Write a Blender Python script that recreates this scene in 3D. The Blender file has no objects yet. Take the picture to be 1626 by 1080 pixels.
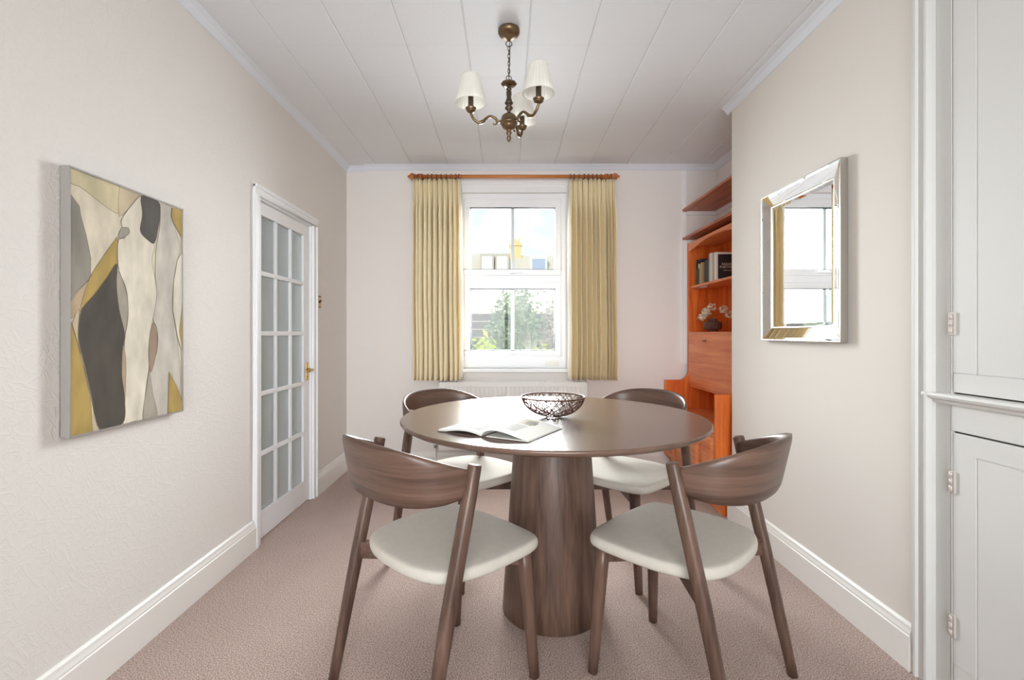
import bpy, bmesh, math, random
from mathutils import Vector, Matrix
random.seed(7)
R = math.radians
sc = bpy.context.scene
COL = sc.collection

# ------------------------------------------------------------------ camera
CH = 1.16                      # lens height
F = 773.0                      # focal length in pixels of the 1626 px wide frame
cam_d = bpy.data.cameras.new('camera')
cam = bpy.data.objects.new('camera', cam_d)
COL.objects.link(cam)
cam.location = (0, 0, CH)
cam.rotation_euler = (R(90), 0, 0)
cam_d.sensor_fit = 'HORIZONTAL'
cam_d.sensor_width = 36.0
cam_d.lens = 36.0 * F / 1626.0
cam_d.shift_x = (813 - 804) / 1626.0
cam_d.shift_y = (529 - 540) / 1626.0
cam_d.clip_start = 0.05
cam_d.clip_end = 300
sc.camera = cam

# ------------------------------------------------------------------ sky, sun, daylight, exposure
world = bpy.data.worlds.new('sky')
sc.world = world
world.use_nodes = True
wn = world.node_tree.nodes; wl = world.node_tree.links
wn.clear()
w_out = wn.new('ShaderNodeOutputWorld')
w_bg = wn.new('ShaderNodeBackground')
w_tc = wn.new('ShaderNodeTexCoord')
w_sep = wn.new('ShaderNodeSeparateXYZ')
w_ramp = wn.new('ShaderNodeValToRGB')
w_ramp.color_ramp.elements[0].position = 0.0
w_ramp.color_ramp.elements[0].color = (0.80, 0.88, 0.97, 1)
w_ramp.color_ramp.elements[1].position = 0.55
w_ramp.color_ramp.elements[1].color = (0.50, 0.72, 1.0, 1)
w_map = wn.new('ShaderNodeMapping'); w_map.inputs['Scale'].default_value = (1.0, 1.0, 2.2)
w_noise = wn.new('ShaderNodeTexNoise')
w_noise.inputs['Scale'].default_value = 6.5
w_noise.inputs['Detail'].default_value = 6
w_cr = wn.new('ShaderNodeValToRGB')
w_cr.color_ramp.elements[0].position = 0.50
w_cr.color_ramp.elements[1].position = 0.66
w_mix = wn.new('ShaderNodeMix'); w_mix.data_type = 'RGBA'
w_mix.inputs['B'].default_value = (1.0, 1.0, 1.0, 1)
wl.new(w_tc.outputs['Generated'], w_sep.inputs[0])
wl.new(w_sep.outputs['Z'], w_ramp.inputs[0])
wl.new(w_tc.outputs['Generated'], w_map.inputs[0])
wl.new(w_map.outputs[0], w_noise.inputs['Vector'])
wl.new(w_noise.outputs['Fac'], w_cr.inputs[0])
wl.new(w_cr.outputs[0], w_mix.inputs['Factor'])
wl.new(w_ramp.outputs[0], w_mix.inputs['A'])
wl.new(w_mix.outputs['Result'], w_bg.inputs['Color'])
w_bg.inputs['Strength'].default_value = 1.05
wl.new(w_bg.outputs[0], w_out.inputs[0])

sun_d = bpy.data.lights.new('sun', 'SUN')
sun_d.energy = 1.9
sun_d.angle = R(1.0)
sun_d.color = (1.0, 0.95, 0.86)
sun = bpy.data.objects.new('sun', sun_d)
sun.rotation_euler = (R(48), 0, R(-28))     # from behind the house, on the garden
COL.objects.link(sun)

def area_light(name, loc, rot, sx, sy, power, color=(1, 1, 1), spread=180):
    d = bpy.data.lights.new(name, 'AREA')
    d.shape = 'RECTANGLE'; d.size = sx; d.size_y = sy
    d.energy = power; d.color = color; d.spread = R(spread)
    o = bpy.data.objects.new(name, d)
    o.location = loc; o.rotation_euler = rot
    COL.objects.link(o)
    return o
# daylight in the opening of the garden window, then added fill lamps
# (skylight falls inwards and down)
area_light('garden_window_daylight', (0.055, 4.72, 1.78), (R(-60), 0, 0), 0.95, 1.50, 118, (0.96, 0.98, 1.0), 122)
area_light('rear_fill_light', (0.0, -2.2, 1.45), (R(84), 0, 0), 2.2, 1.9, 31, (0.97, 0.98, 1.0), 80)  # unseen fill lamp added to brighten the room from behind the camera
area_light('hall_fill_light', (-2.0, 1.0, 2.2), (R(60), 0, 0), 0.7, 0.6, 230, (0.95, 0.98, 1.0))  # unseen lamp without fixture, added to brighten the reeded door panes

sc.view_settings.view_transform = 'Standard'
sc.view_settings.look = 'None'
sc.view_settings.gamma = 1.0
sc.view_settings.use_curve_mapping = False
sc.view_settings.exposure = 0.45
sc.cycles.max_bounces = 10
sc.cycles.diffuse_bounces = 6
sc.cycles.glossy_bounces = 5
sc.cycles.transparent_max_bounces = 12
sc.cycles.sample_clamp_indirect = 6.0
sc.cycles.caustics_reflective = False
sc.cycles.caustics_refractive = False

# ------------------------------------------------------------------ materials
def lin(r, g, b):
    def c(v):
        v /= 255.0
        return v / 12.92 if v <= 0.04045 else ((v + 0.055) / 1.055) ** 2.4
    return (c(r), c(g), c(b), 1.0)

def new_mat(name):
    m = bpy.data.materials.new(name)
    m.use_nodes = True
    n = m.node_tree.nodes; l = m.node_tree.links
    b = n['Principled BSDF']
    return m, n, l, b

def plain(name, col, rough=0.5, metal=0.0, spec=0.5, bump=None, vary=0.0):
    """solid colour with a little noise; bump = (scale, strength, distance)"""
    m, n, l, b = new_mat(name)
    b.inputs['Base Color'].default_value = col
    b.inputs['Roughness'].default_value = rough
    b.inputs['Metallic'].default_value = metal
    b.inputs['Specular IOR Level'].default_value = spec
    tc = n.new('ShaderNodeTexCoord')
    if vary > 0:
        ns = n.new('ShaderNodeTexNoise'); ns.inputs['Scale'].default_value = 9
        ns.inputs['Detail'].default_value = 5
        l.new(tc.outputs['Object'], ns.inputs['Vector'])
        mx = n.new('ShaderNodeMix'); mx.data_type = 'RGBA'
        mx.inputs['A'].default_value = tuple(c * (1 - vary) for c in col[:3]) + (1,)
        mx.inputs['B'].default_value = tuple(min(1, c * (1 + vary)) for c in col[:3]) + (1,)
        l.new(ns.outputs['Fac'], mx.inputs['Factor'])
        l.new(mx.outputs['Result'], b.inputs['Base Color'])
    if bump:
        ns = n.new('ShaderNodeTexNoise'); ns.inputs['Scale'].default_value = bump[0]
        ns.inputs['Detail'].default_value = 6
        l.new(tc.outputs['Object'], ns.inputs['Vector'])
        bp = n.new('ShaderNodeBump'); bp.inputs['Strength'].default_value = bump[1]
        bp.inputs['Distance'].default_value = bump[2]
        l.new(ns.outputs['Fac'], bp.inputs['Height'])
        l.new(bp.outputs[0], b.inputs['Normal'])
    return m

def wood(name, dark, light, axis, rough=0.35, scale=1.0, contrast=(0.32, 0.68), spec=0.5, bump=0.05, coord='Object'):
    m, n, l, b = new_mat(name)
    tc = n.new('ShaderNodeTexCoord')
    mp = n.new('ShaderNodeMapping')
    s = [28 * scale] * 3; s['XYZ'.index(axis)] = 1.6 * scale
    mp.inputs['Scale'].default_value = s
    ns = n.new('ShaderNodeTexNoise'); ns.inputs['Scale'].default_value = 1.0
    ns.inputs['Detail'].default_value = 7; ns.inputs['Distortion'].default_value = 0.6
    fine = n.new('ShaderNodeTexNoise'); fine.inputs['Scale'].default_value = 5.0
    fine.inputs['Detail'].default_value = 4
    add = n.new('ShaderNodeMath'); add.operation = 'MULTIPLY_ADD'; add.inputs[1].default_value = 0.35
    cr = n.new('ShaderNodeValToRGB')
    cr.color_ramp.elements[0].position = contrast[0] + 0.15; cr.color_ramp.elements[0].color = dark
    cr.color_ramp.elements[1].position = contrast[1] + 0.20; cr.color_ramp.elements[1].color = light
    l.new(tc.outputs[coord], mp.inputs[0])
    l.new(mp.outputs[0], ns.inputs['Vector']); l.new(mp.outputs[0], fine.inputs['Vector'])
    l.new(fine.outputs['Fac'], add.inputs[0]); l.new(ns.outputs['Fac'], add.inputs[2])
    l.new(add.outputs[0], cr.inputs[0]); l.new(cr.outputs[0], b.inputs['Base Color'])
    b.inputs['Roughness'].default_value = rough
    b.inputs['Specular IOR Level'].default_value = spec
    bp = n.new('ShaderNodeBump'); bp.inputs['Strength'].default_value = bump
    bp.inputs['Distance'].default_value = 0.002
    l.new(fine.outputs['Fac'], bp.inputs['Height']); l.new(bp.outputs[0], b.inputs['Normal'])
    return m

def anaglypta(name, col, strength):
    """embossed wallpaper: crossing raised creases and fine fibres"""
    m, n, l, b = new_mat(name)
    b.inputs['Base Color'].default_value = col
    b.inputs['Roughness'].default_value = 0.6
    b.inputs['Specular IOR Level'].default_value = 0.25
    tc = n.new('ShaderNodeTexCoord')
    prev = None
    for k, ang in enumerate((15, 62, 105, 150)):
        m1 = n.new('ShaderNodeMapping'); m1.inputs['Rotation'].default_value = (R(ang), 0, 0)
        m1.inputs['Location'].default_value = (0, 3.7*k, 1.3*k)
        m2 = n.new('ShaderNodeMapping'); m2.inputs['Scale'].default_value = (1, 100, 19)
        v = n.new('ShaderNodeTexNoise'); v.inputs['Scale'].default_value = 1.0
        v.inputs['Detail'].default_value = 1.0; v.inputs['Distortion'].default_value = 0.25
        l.new(tc.outputs['Object'], m1.inputs[0]); l.new(m1.outputs[0], m2.inputs[0]); l.new(m2.outputs[0], v.inputs['Vector'])
        mr = n.new('ShaderNodeMapRange'); mr.interpolation_type = 'SMOOTHSTEP'
        mr.inputs['From Min'].default_value = 0.58; mr.inputs['From Max'].default_value = 0.70
        l.new(v.outputs['Fac'], mr.inputs[0])
        if prev is None: prev = mr
        else:
            mxm = n.new('ShaderNodeMath'); mxm.operation = 'MAXIMUM'
            l.new(prev.outputs[0], mxm.inputs[0]); l.new(mr.outputs[0], mxm.inputs[1]); prev = mxm
    fn = n.new('ShaderNodeTexNoise'); fn.inputs['Scale'].default_value = 120; fn.inputs['Detail'].default_value = 4
    l.new(tc.outputs['Object'], fn.inputs['Vector'])
    a1 = prev
    a2 = n.new('ShaderNodeMath'); a2.operation = 'MULTIPLY_ADD'; a2.inputs[1].default_value = 0.5
    l.new(fn.outputs['Fac'], a2.inputs[0]); l.new(a1.outputs[0], a2.inputs[2])
    bp = n.new('ShaderNodeBump'); bp.inputs['Strength'].default_value = strength
    bp.inputs['Distance'].default_value = 0.0022
    l.new(a2.outputs[0], bp.inputs['Height']); l.new(bp.outputs[0], b.inputs['Normal'])
    return m

def carpet_mat():
    m, n, l, b = new_mat('carpet')
    tc = n.new('ShaderNodeTexCoord')
    n1 = n.new('ShaderNodeTexNoise'); n1.inputs['Scale'].default_value = 230; n1.inputs['Detail'].default_value = 3
    n2 = n.new('ShaderNodeTexNoise'); n2.inputs['Scale'].default_value = 2.2; n2.inputs['Detail'].default_value = 3
    v = n.new('ShaderNodeTexVoronoi'); v.inputs['Scale'].default_value = 170
    for t in (n1, n2, v): l.new(tc.outputs['Object'], t.inputs['Vector'])
    cr = n.new('ShaderNodeValToRGB')
    cr.color_ramp.elements[0].position = 0.38; cr.color_ramp.elements[0].color = lin(132, 108, 98)
    cr.color_ramp.elements[1].position = 0.60; cr.color_ramp.elements[1].color = lin(220, 196, 185)
    l.new(n1.outputs['Fac'], cr.inputs[0])
    mx = n.new('ShaderNodeMix'); mx.data_type = 'RGBA'; mx.blend_type = 'MULTIPLY'
    mx.inputs['Factor'].default_value = 1.0
    cr2 = n.new('ShaderNodeValToRGB')
    cr2.color_ramp.elements[0].position = 0.3; cr2.color_ramp.elements[0].color = (0.90, 0.885, 0.87, 1)
    cr2.color_ramp.elements[1].position = 0.7; cr2.color_ramp.elements[1].color = (1, 1, 1, 1)
    l.new(n2.outputs['Fac'], cr2.inputs[0])
    l.new(cr.outputs[0], mx.inputs['A']); l.new(cr2.outputs[0], mx.inputs['B'])
    l.new(mx.outputs['Result'], b.inputs['Base Color'])
    b.inputs['Roughness'].default_value = 0.95
    b.inputs['Specular IOR Level'].default_value = 0.1
    b.inputs['Sheen Weight'].default_value = 0.25
    ad = n.new('ShaderNodeMath'); ad.operation = 'ADD'
    l.new(n1.outputs['Fac'], ad.inputs[0]); l.new(v.outputs['Distance'], ad.inputs[1])
    bp = n.new('ShaderNodeBump'); bp.inputs['Strength'].default_value = 0.7; bp.inputs['Distance'].default_value = 0.006
    l.new(ad.outputs[0], bp.inputs['Height']); l.new(bp.outputs[0], b.inputs['Normal'])
    return m

def thin_glass(name, tint=(0.97, 0.985, 0.98, 1)):
    m, n, l, b = new_mat(name)
    n.remove(b)
    out = n['Material Output']
    tr = n.new('ShaderNodeBsdfTransparent'); tr.inputs[0].default_value = tint
    gl = n.new('ShaderNodeBsdfGlossy'); gl.inputs['Roughness'].default_value = 0.02
    fr = n.new('ShaderNodeFresnel'); fr.inputs['IOR'].default_value = 1.45
    ms = n.new('ShaderNodeMixShader')
    hf = n.new('ShaderNodeMath'); hf.operation = 'MULTIPLY'; hf.inputs[1].default_value = 0.4   # reflection weakened so the added rear lamp hardly shows in panes
    l.new(fr.outputs[0], hf.inputs[0]); l.new(hf.outputs[0], ms.inputs[0]); l.new(tr.outputs[0], ms.inputs[1]); l.new(gl.outputs[0], ms.inputs[2])
    l.new(ms.outputs[0], out.inputs['Surface'])
    return m

def reeded_glass():
    m, n, l, b = new_mat('reeded_glass')
    b.inputs['Base Color'].default_value = lin(232, 238, 238)
    b.inputs['Roughness'].default_value = 0.22
    b.inputs['Transmission Weight'].default_value = 0.62
    b.inputs['IOR'].default_value = 1.2
    b.inputs['Specular IOR Level'].default_value = 0.6
    return m

def cloth(name, col, translucency, weave=600, vary=0.12, stretch=(1, 1, 1)):
    m, n, l, b = new_mat(name)
    out = n['Material Output']
    tc = n.new('ShaderNodeTexCoord')
    mp = n.new('ShaderNodeMapping'); mp.inputs['Scale'].default_value = stretch
    ns = n.new('ShaderNodeTexNoise'); ns.inputs['Scale'].default_value = 40; ns.inputs['Detail'].default_value = 6
    l.new(tc.outputs['Object'], mp.inputs[0]); l.new(mp.outputs[0], ns.inputs['Vector'])
    mx = n.new('ShaderNodeMix'); mx.data_type = 'RGBA'
    mx.inputs['A'].default_value = tuple(c * (1 - vary) for c in col[:3]) + (1,)
    mx.inputs['B'].default_value = tuple(min(1, c * (1 + vary)) for c in col[:3]) + (1,)
    l.new(ns.outputs['Fac'], mx.inputs['Factor'])
    l.new(mx.outputs['Result'], b.inputs['Base Color'])
    b.inputs['Roughness'].default_value = 0.9
    b.inputs['Specular IOR Level'].default_value = 0.15
    wv = n.new('ShaderNodeTexNoise'); wv.inputs['Scale'].default_value = weave; wv.inputs['Detail'].default_value = 2
    l.new(tc.outputs['Object'], wv.inputs['Vector'])
    bp = n.new('ShaderNodeBump'); bp.inputs['Strength'].default_value = 0.35; bp.inputs['Distance'].default_value = 0.0015
    l.new(wv.outputs['Fac'], bp.inputs['Height']); l.new(bp.outputs[0], b.inputs['Normal'])
    if translucency > 0:
        t = n.new('ShaderNodeBsdfTranslucent')
        l.new(mx.outputs['Result'], t.inputs['Color'])
        ms = n.new('ShaderNodeMixShader'); ms.inputs[0].default_value = translucency
        l.new(b.outputs[0], ms.inputs[1]); l.new(t.outputs[0], ms.inputs[2])
        l.new(ms.outputs[0], out.inputs['Surface'])
    return m

def leaf_mat(name, col, vary=0.35):
    m, n, l, b = new_mat(name)
    out = n['Material Output']
    g = n.new('ShaderNodeNewGeometry')
    mx = n.new('ShaderNodeMix'); mx.data_type = 'RGBA'
    mx.inputs['A'].default_value = tuple(c * (1 - vary) for c in col[:3]) + (1,)
    mx.inputs['B'].default_value = tuple(min(1, c * (1 + vary)) for c in col[:3]) + (1,)
    l.new(g.outputs['Random Per Island'], mx.inputs['Factor'])
    l.new(mx.outputs['Result'], b.inputs['Base Color'])
    b.inputs['Roughness'].default_value = 0.6
    t = n.new('ShaderNodeBsdfTranslucent'); l.new(mx.outputs['Result'], t.inputs['Color'])
    ms = n.new('ShaderNodeMixShader'); ms.inputs[0].default_value = 0.4
    l.new(b.outputs[0], ms.inputs[1]); l.new(t.outputs[0], ms.inputs[2])
    l.new(ms.outputs[0], out.inputs['Surface'])
    return m

M = {}
M['wallpaper'] = anaglypta('embossed_wallpaper', lin(231, 227, 222), 0.32)
M['wall'] = plain('painted_wall', lin(235, 229, 225), 0.65, spec=0.25, bump=(160, 0.12, 0.001))
M['wall_right'] = plain('breast_wall_paper', lin(231, 225, 218), 0.65, spec=0.25, bump=(110, 0.2, 0.001))
M['ceiling_tile'] = plain('ceiling_tile', lin(233, 235, 239), 0.7, spec=0.2, bump=(75, 0.45, 0.002))
M['ceiling_gap'] = plain('ceiling_gap', lin(215, 214, 213), 0.8)
M['coving'] = plain('coving_paint', lin(228, 232, 240), 0.6)
M['trim'] = plain('gloss_trim', lin(238, 235, 230), 0.35, bump=(30, 0.05, 0.001))
M['white_paint'] = plain('white_gloss_paint', lin(243, 244, 246), 0.3)
M['upvc'] = plain('window_plastic', lin(246, 247, 250), 0.25)
M['gasket'] = plain('window_gasket', lin(60, 64, 70), 0.6)
M['carpet'] = carpet_mat()
WD, WLT = lin(66, 47, 38), lin(112, 85, 72)
M['walnut_z'] = wood('walnut_upright', WD, WLT, 'Z', 0.38)
M['walnut_x'] = wood('walnut_lengthwise', WD, WLT, 'X', 0.38)
M['walnut_y'] = wood('walnut_along', WD, WLT, 'Y', 0.38)
M['walnut_bent'] = wood('walnut_bent', WD, WLT, 'X', 0.36, coord='UV')
M['walnut_top'] = wood('walnut_table_top', lin(98, 76, 65), lin(118, 94, 82), 'X', 0.24, 0.8, bump=0.01)
M['teak_z'] = wood('teak_upright', lin(204, 86, 22), lin(242, 132, 54), 'Z', 0.4)
M['teak_y'] = wood('teak_along', lin(216, 114, 60), lin(242, 154, 98), 'Y', 0.36)
M['teak_dark'] = wood('teak_red_shelf', lin(158, 78, 46), lin(206, 122, 82), 'Y', 0.4)
M['pole_wood'] = wood('pole_wood', lin(176, 96, 42), lin(212, 138, 76), 'X', 0.35)
M['ring_wood'] = plain('ring_wood', lin(120, 74, 52), 0.4)
M['seat_fabric'] = cloth('seat_fabric', lin(200, 193, 183), 0.0, 260, 0.07)
M['curtain'] = cloth('curtain_fabric', lin(255, 239, 206), 0.15, 500, 0.06, (1, 1, 0.35))
M['curtain_lining'] = cloth('curtain_lining', lin(248, 244, 236), 0.4, 700, 0.03)
M['shade'] = cloth('shade_silk', lin(246, 243, 236), 0.35, 500, 0.03)
M['antique_brass'] = plain('antique_brass', lin(120, 98, 74), 0.34, 0.85, vary=0.3)
M['dark_brass'] = plain('dark_brass', lin(92, 80, 68), 0.4, 0.85, vary=0.2)
M['brass'] = plain('polished_brass', lin(206, 170, 112), 0.25, 0.9)
M['chrome'] = plain('chrome', lin(205, 205, 205), 0.15, 1.0)
M['mirror'] = plain('mirror_silver', (0.93, 0.94, 0.94, 1), 0.0, 1.0)
M['mirror_edge'] = plain('champagne_silver', lin(196, 190, 182), 0.28, 0.9)
M['glass'] = thin_glass('window_glass')
M['reeded'] = reeded_glass()
M['radiator'] = plain('radiator_enamel', lin(240, 238, 234), 0.35)
M['grey_gap'] = plain('shadow_gap', lin(70, 66, 62), 0.8)
M['bronze_wire'] = plain('bronze_wire', lin(96, 66, 54), 0.4, 0.7)
M['paper'] = plain('magazine_paper', lin(222, 220, 214), 0.7, spec=0.2, vary=0.02)
M['print_grey'] = plain('printed_text', lin(168, 166, 162), 0.7, spec=0.2)
M['print_dark'] = plain('printed_photo_dark', lin(92, 88, 80), 0.7, spec=0.2, vary=0.4)
M['print_gold'] = plain('printed_photo_gold', lin(150, 138, 96), 0.7, spec=0.2, vary=0.4)
M['cover'] = plain('magazine_cover', lin(96, 84, 78), 0.4)
M['frame_grey'] = plain('picture_frame_grey', lin(158, 152, 147), 0.5)
M['black'] = plain('black_card', lin(44, 46, 50), 0.5, vary=0.2)
M['charcoal'] = plain('charcoal_cloth', lin(62, 64, 70), 0.7, vary=0.2)
M['book_grey'] = plain('book_grey', lin(176, 170, 160), 0.6)
M['book_cream'] = plain('book_cream', lin(222, 212, 190), 0.6)
M['book_white'] = plain('book_white', lin(236, 232, 226), 0.6)
M['book_gold'] = plain('book_gold', lin(190, 160, 100), 0.6)
M['book_text'] = plain('book_lettering', lin(225, 222, 218), 0.6)
M['petal'] = plain('petal', lin(236, 228, 208), 0.7, vary=0.1)
M['stem'] = plain('dry_stem', lin(120, 96, 62), 0.8)
M['hinge'] = plain('painted_hinge', lin(214, 208, 200), 0.4, 0.2)
M['keyhole'] = plain('dark_keyhole', lin(40, 30, 24), 0.6)
M['hall_wall'] = plain('hall_wall', lin(205, 208, 204), 0.8)

def smoke_glass():
    m, n, l, b = new_mat('smoked_vase_glass')
    b.inputs['Base Color'].default_value = lin(150, 110, 100)
    b.inputs['Roughness'].default_value = 0.06
    b.inputs['Transmission Weight'].default_value = 0.55
    b.inputs['IOR'].default_value = 1.3
    return m
M['vase'] = smoke_glass()

# ------------------------------------------------------------------ mesh helpers
class MB:
    """collects shapes, builds ONE mesh object"""
    def __init__(self): self.v = []; self.f = []; self.mi = []; self.smooth = []
    def add(self, vs, fs, mi=0, sm=False):
        o = len(self.v)
        self.v += [tuple(p) for p in vs]
        for f in fs:
            self.f.append(tuple(i + o for i in f)); self.mi.append(mi); self.smooth.append(sm)
        return self
    def box(self, x0, x1, y0, y1, z0, z1, mi=0):
        vs = [(x0,y0,z0),(x1,y0,z0),(x1,y1,z0),(x0,y1,z0),(x0,y0,z1),(x1,y0,z1),(x1,y1,z1),(x0,y1,z1)]
        return self.add(vs, [(0,3,2,1),(4,5,6,7),(0,1,5,4),(1,2,6,5),(2,3,7,6),(3,0,4,7)], mi)
    def prism(self, pts, axis, a, b, mi=0, sm=False):
        """polygon pts (2D) extruded along an axis from a to b. axis X: pts=(y,z); Y: (x,z); Z: (x,y)"""
        n = len(pts)
        def P(p, t):
            return {'X': (t, p[0], p[1]), 'Y': (p[0], t, p[1]), 'Z': (p[0], p[1], t)}[axis]
        vs = [P(p, a) for p in pts] + [P(p, b) for p in pts]
        self.add(vs, [tuple(range(n))[::-1], tuple(range(n, 2*n))], mi)
        self.add(vs, [(i, (i+1) % n, n + (i+1) % n, n + i) for i in range(n)], mi, sm)
        return self
    def lathe(self, prof, c=(0,0,0), seg=24, mi=0, cap=True, sm=True):
        """prof = list of (r, z)"""
        vs = []; n = len(prof)
        for (r, z) in prof:
            for k in range(seg):
                a = 2*math.pi*k/seg
                vs.append((c[0]+r*math.cos(a), c[1]+r*math.sin(a), c[2]+z))
        fs = []
        for i in range(n-1):
            for k in range(seg):
                k2 = (k+1) % seg
                fs.append((i*seg+k, i*seg+k2, (i+1)*seg+k2, (i+1)*seg+k))
        self.add(vs, fs, mi, sm)
        if cap:
            self.add(vs[:seg], [tuple(range(seg))[::-1]], mi)
            self.add(vs[-seg:], [tuple(range(seg))], mi)
        return self
    def tube(self, pts, rad, seg=8, mi=0, closed=False, cap=True, squash=None):
        pts = [Vector(p) for p in pts]; n = len(pts)
        rads = rad if isinstance(rad, (list, tuple)) else [rad]*n
        vs = []
        up = None
        for i, p in enumerate(pts):
            if closed: t = pts[(i+1) % n] - pts[i-1]
            else: t = pts[min(i+1, n-1)] - pts[max(i-1, 0)]
            t.normalize()
            if up is None:
                up = Vector((0,0,1)) if abs(t.z) < 0.9 else Vector((0,1,0))
            a = t.cross(up)
            if a.length < 1e-5: a = t.cross(Vector((1,0,0)))
            a.normalize(); b = a.cross(t).normalized(); up = b
            for k in range(seg):
                th = 2*math.pi*k/seg
                ca, sa = math.cos(th), math.sin(th)
                if squash: ca = math.copysign(abs(ca)**squash, ca); sa = math.copysign(abs(sa)**squash, sa)
                vs.append(p + (a*ca + b*sa)*rads[i])
        fs = []
        m = n if closed else n-1
        for i in range(m):
            j = (i+1) % n
            for k in range(seg):
                k2 = (k+1) % seg
                fs.append((i*seg+k, i*seg+k2, j*seg+k2, j*seg+k))
        self.add(vs, fs, mi, True)
        if cap and not closed:
            self.add(vs[:seg], [tuple(range(seg))[::-1]], mi)
            self.add(vs[-seg:], [tuple(range(seg))], mi)
        return self
    def grid(self, fn, nu, nv, mi=0, sm=True, closed_u=False):
        vs = [fn(i/(nu if closed_u else nu-1), j/(nv-1)) for j in range(nv) for i in range(nu)]
        fs = []
        for j in range(nv-1):
            for i in range(nu if closed_u else nu-1):
                i2 = (i+1) % nu
                fs.append((j*nu+i, j*nu+i2, (j+1)*nu+i2, (j+1)*nu+i))
        return self.add(vs, fs, mi, sm)
    def sphere(self, c, r, nu=12, nv=8, mi=0, sz=1.0):
        return self.lathe([(max(1e-4, r*math.sin(math.pi*j/nv)), -r*sz*math.cos(math.pi*j/nv)) for j in range(nv+1)], c, nu, mi, cap=False)
    def build(self, name, mats, parent=None, bevel=0.0, bseg=2, recalc=True):
        me = bpy.data.meshes.new(name)
        me.from_pydata(self.v, [], self.f)
        if not isinstance(mats, (list, tuple)): mats = [mats]
        for m in mats: me.materials.append(M[m] if isinstance(m, str) else m)
        for p, mi, s in zip(me.polygons, self.mi, self.smooth):
            p.material_index = mi; p.use_smooth = s
        if recalc:
            bm = bmesh.new(); bm.from_mesh(me)
            bmesh.ops.remove_doubles(bm, verts=bm.verts, dist=1e-6)
            bmesh.ops.recalc_face_normals(bm, faces=bm.faces)
            bm.to_mesh(me); bm.free()
        o = bpy.data.objects.new(name, me)
        COL.objects.link(o)
        if parent: o.parent = parent
        if bevel > 0:
            md = o.modifiers.new('bevel', 'BEVEL'); md.width = bevel; md.segments = bseg
            md.limit_method = 'ANGLE'; md.angle_limit = R(40)
            md.harden_normals = False
        return o

def tag(o, label=None, cat=None, group=None, kind=None):
    if label: o['label'] = label
    if cat: o['category'] = cat
    if group: o['group'] = group
    if kind: o['kind'] = kind
    return o
def empty(name, loc=(0,0,0), rz=0.0):
    o = bpy.data.objects.new(name, None)
    o.empty_display_size = 0.1
    o.location = loc; o.rotation_euler = (0, 0, rz)
    COL.objects.link(o)
    return o
def copy_tree(o, parent=None):
    c = o.copy(); COL.objects.link(c); c.parent = parent
    for ch in list(o.children):
        if ch.name in bpy.data.objects: copy_tree(ch, c)
    return c
def share(o, name, parent, loc=(0,0,0)):
    c = bpy.data.objects.new(name, o.data); COL.objects.link(c); c.parent = parent; c.location = loc
    for md in o.modifiers:
        n = c.modifiers.new(md.name, md.type)
        for a in ('width', 'segments', 'limit_method', 'angle_limit'):
            if hasattr(md, a): setattr(n, a, getattr(md, a))
    return c
def catmull(pts, closed=True, sub=6):
    n = len(pts); out = []
    rng = n if closed else n-1
    for i in range(rng):
        if closed: p0, p1, p2, p3 = pts[i-1], pts[i], pts[(i+1) % n], pts[(i+2) % n]
        else: p0, p1, p2, p3 = pts[max(i-1,0)], pts[i], pts[i+1], pts[min(i+2,n-1)]
        for s in range(sub):
            t = s/sub
            out.append(tuple(0.5*((2*b)+(c-a)*t+(2*a-5*b+4*c-d)*t*t+(-a+3*b-3*c+d)*t**3) for a,b,c,d in zip(p0,p1,p2,p3)))
    if not closed: out.append(tuple(pts[-1]))
    return out

# ------------------------------------------------------------------ room shell
XL = -1.36; XR = 1.398; YB = 4.113; ZC = 2.575
YREAR = -1.9
BY0, BY1 = 1.667, 3.018           # chimney breast
XA = 1.777                        # alcove side wall

tag(MB().box(-2.7, 2.0, YREAR-0.1, YB+0.2, -0.1, 0.0).build('floor', 'carpet'),
    'pinkish beige cut pile carpet covering the whole floor', 'floor', kind='structure')

ceil = tag(MB().box(-2.7, 2.0, YREAR-0.1, YB+0.25, ZC+0.006, ZC+0.12).build('ceiling', 'ceiling_gap'),
    'off-white ceiling of square embossed tiles', 'ceiling', kind='structure')
# square embossed ceiling tiles, 0.3 m, chamfered
def tile_mesh(w, d):
    c = 0.004; h = 0.006
    mb = MB()
    a = [(-w/2,-d/2,0),(w/2,-d/2,0),(w/2,d/2,0),(-w/2,d/2,0)]
    e = 0.0006
    b = [(-w/2+c,-d/2+e,-h),(w/2-c,-d/2+e,-h),(w/2-c,d/2-e,-h),(-w/2+c,d/2-e,-h)]
    mb.add(a+b, [(4,7,6,5),(0,1,5,4),(1,2,6,5),(2,3,7,6),(3,0,4,7)])
    return mb
xs = [XL] + [round(0.107+0.3*k, 4) for k in range(-4, 6) if XL+0.03 < 0.107+0.3*k < XA-0.02] + [XA]
ys = [YREAR] + [round(2.99+0.3*k, 4) for k in range(-16, 4) if YREAR+0.05 < 2.99+0.3*k < YB-0.02] + [YB]
cache = {}
for i in range(len(xs)-1):
    for j in range(len(ys)-1):
        w = xs[i+1]-xs[i]-0.002; d = ys[j+1]-ys[j]-0.0003
        key = (round(w,3), round(d,3))
        loc = ((xs[i]+xs[i+1])/2, (ys[j]+ys[j+1])/2, ZC+0.007)
        if key not in cache:
            o = tile_mesh(w, d).build('tile', 'ceiling_tile', ceil, recalc=False); o.location = loc; cache[key] = o
        else: share(cache[key], 'tile', ceil, loc)

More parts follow.
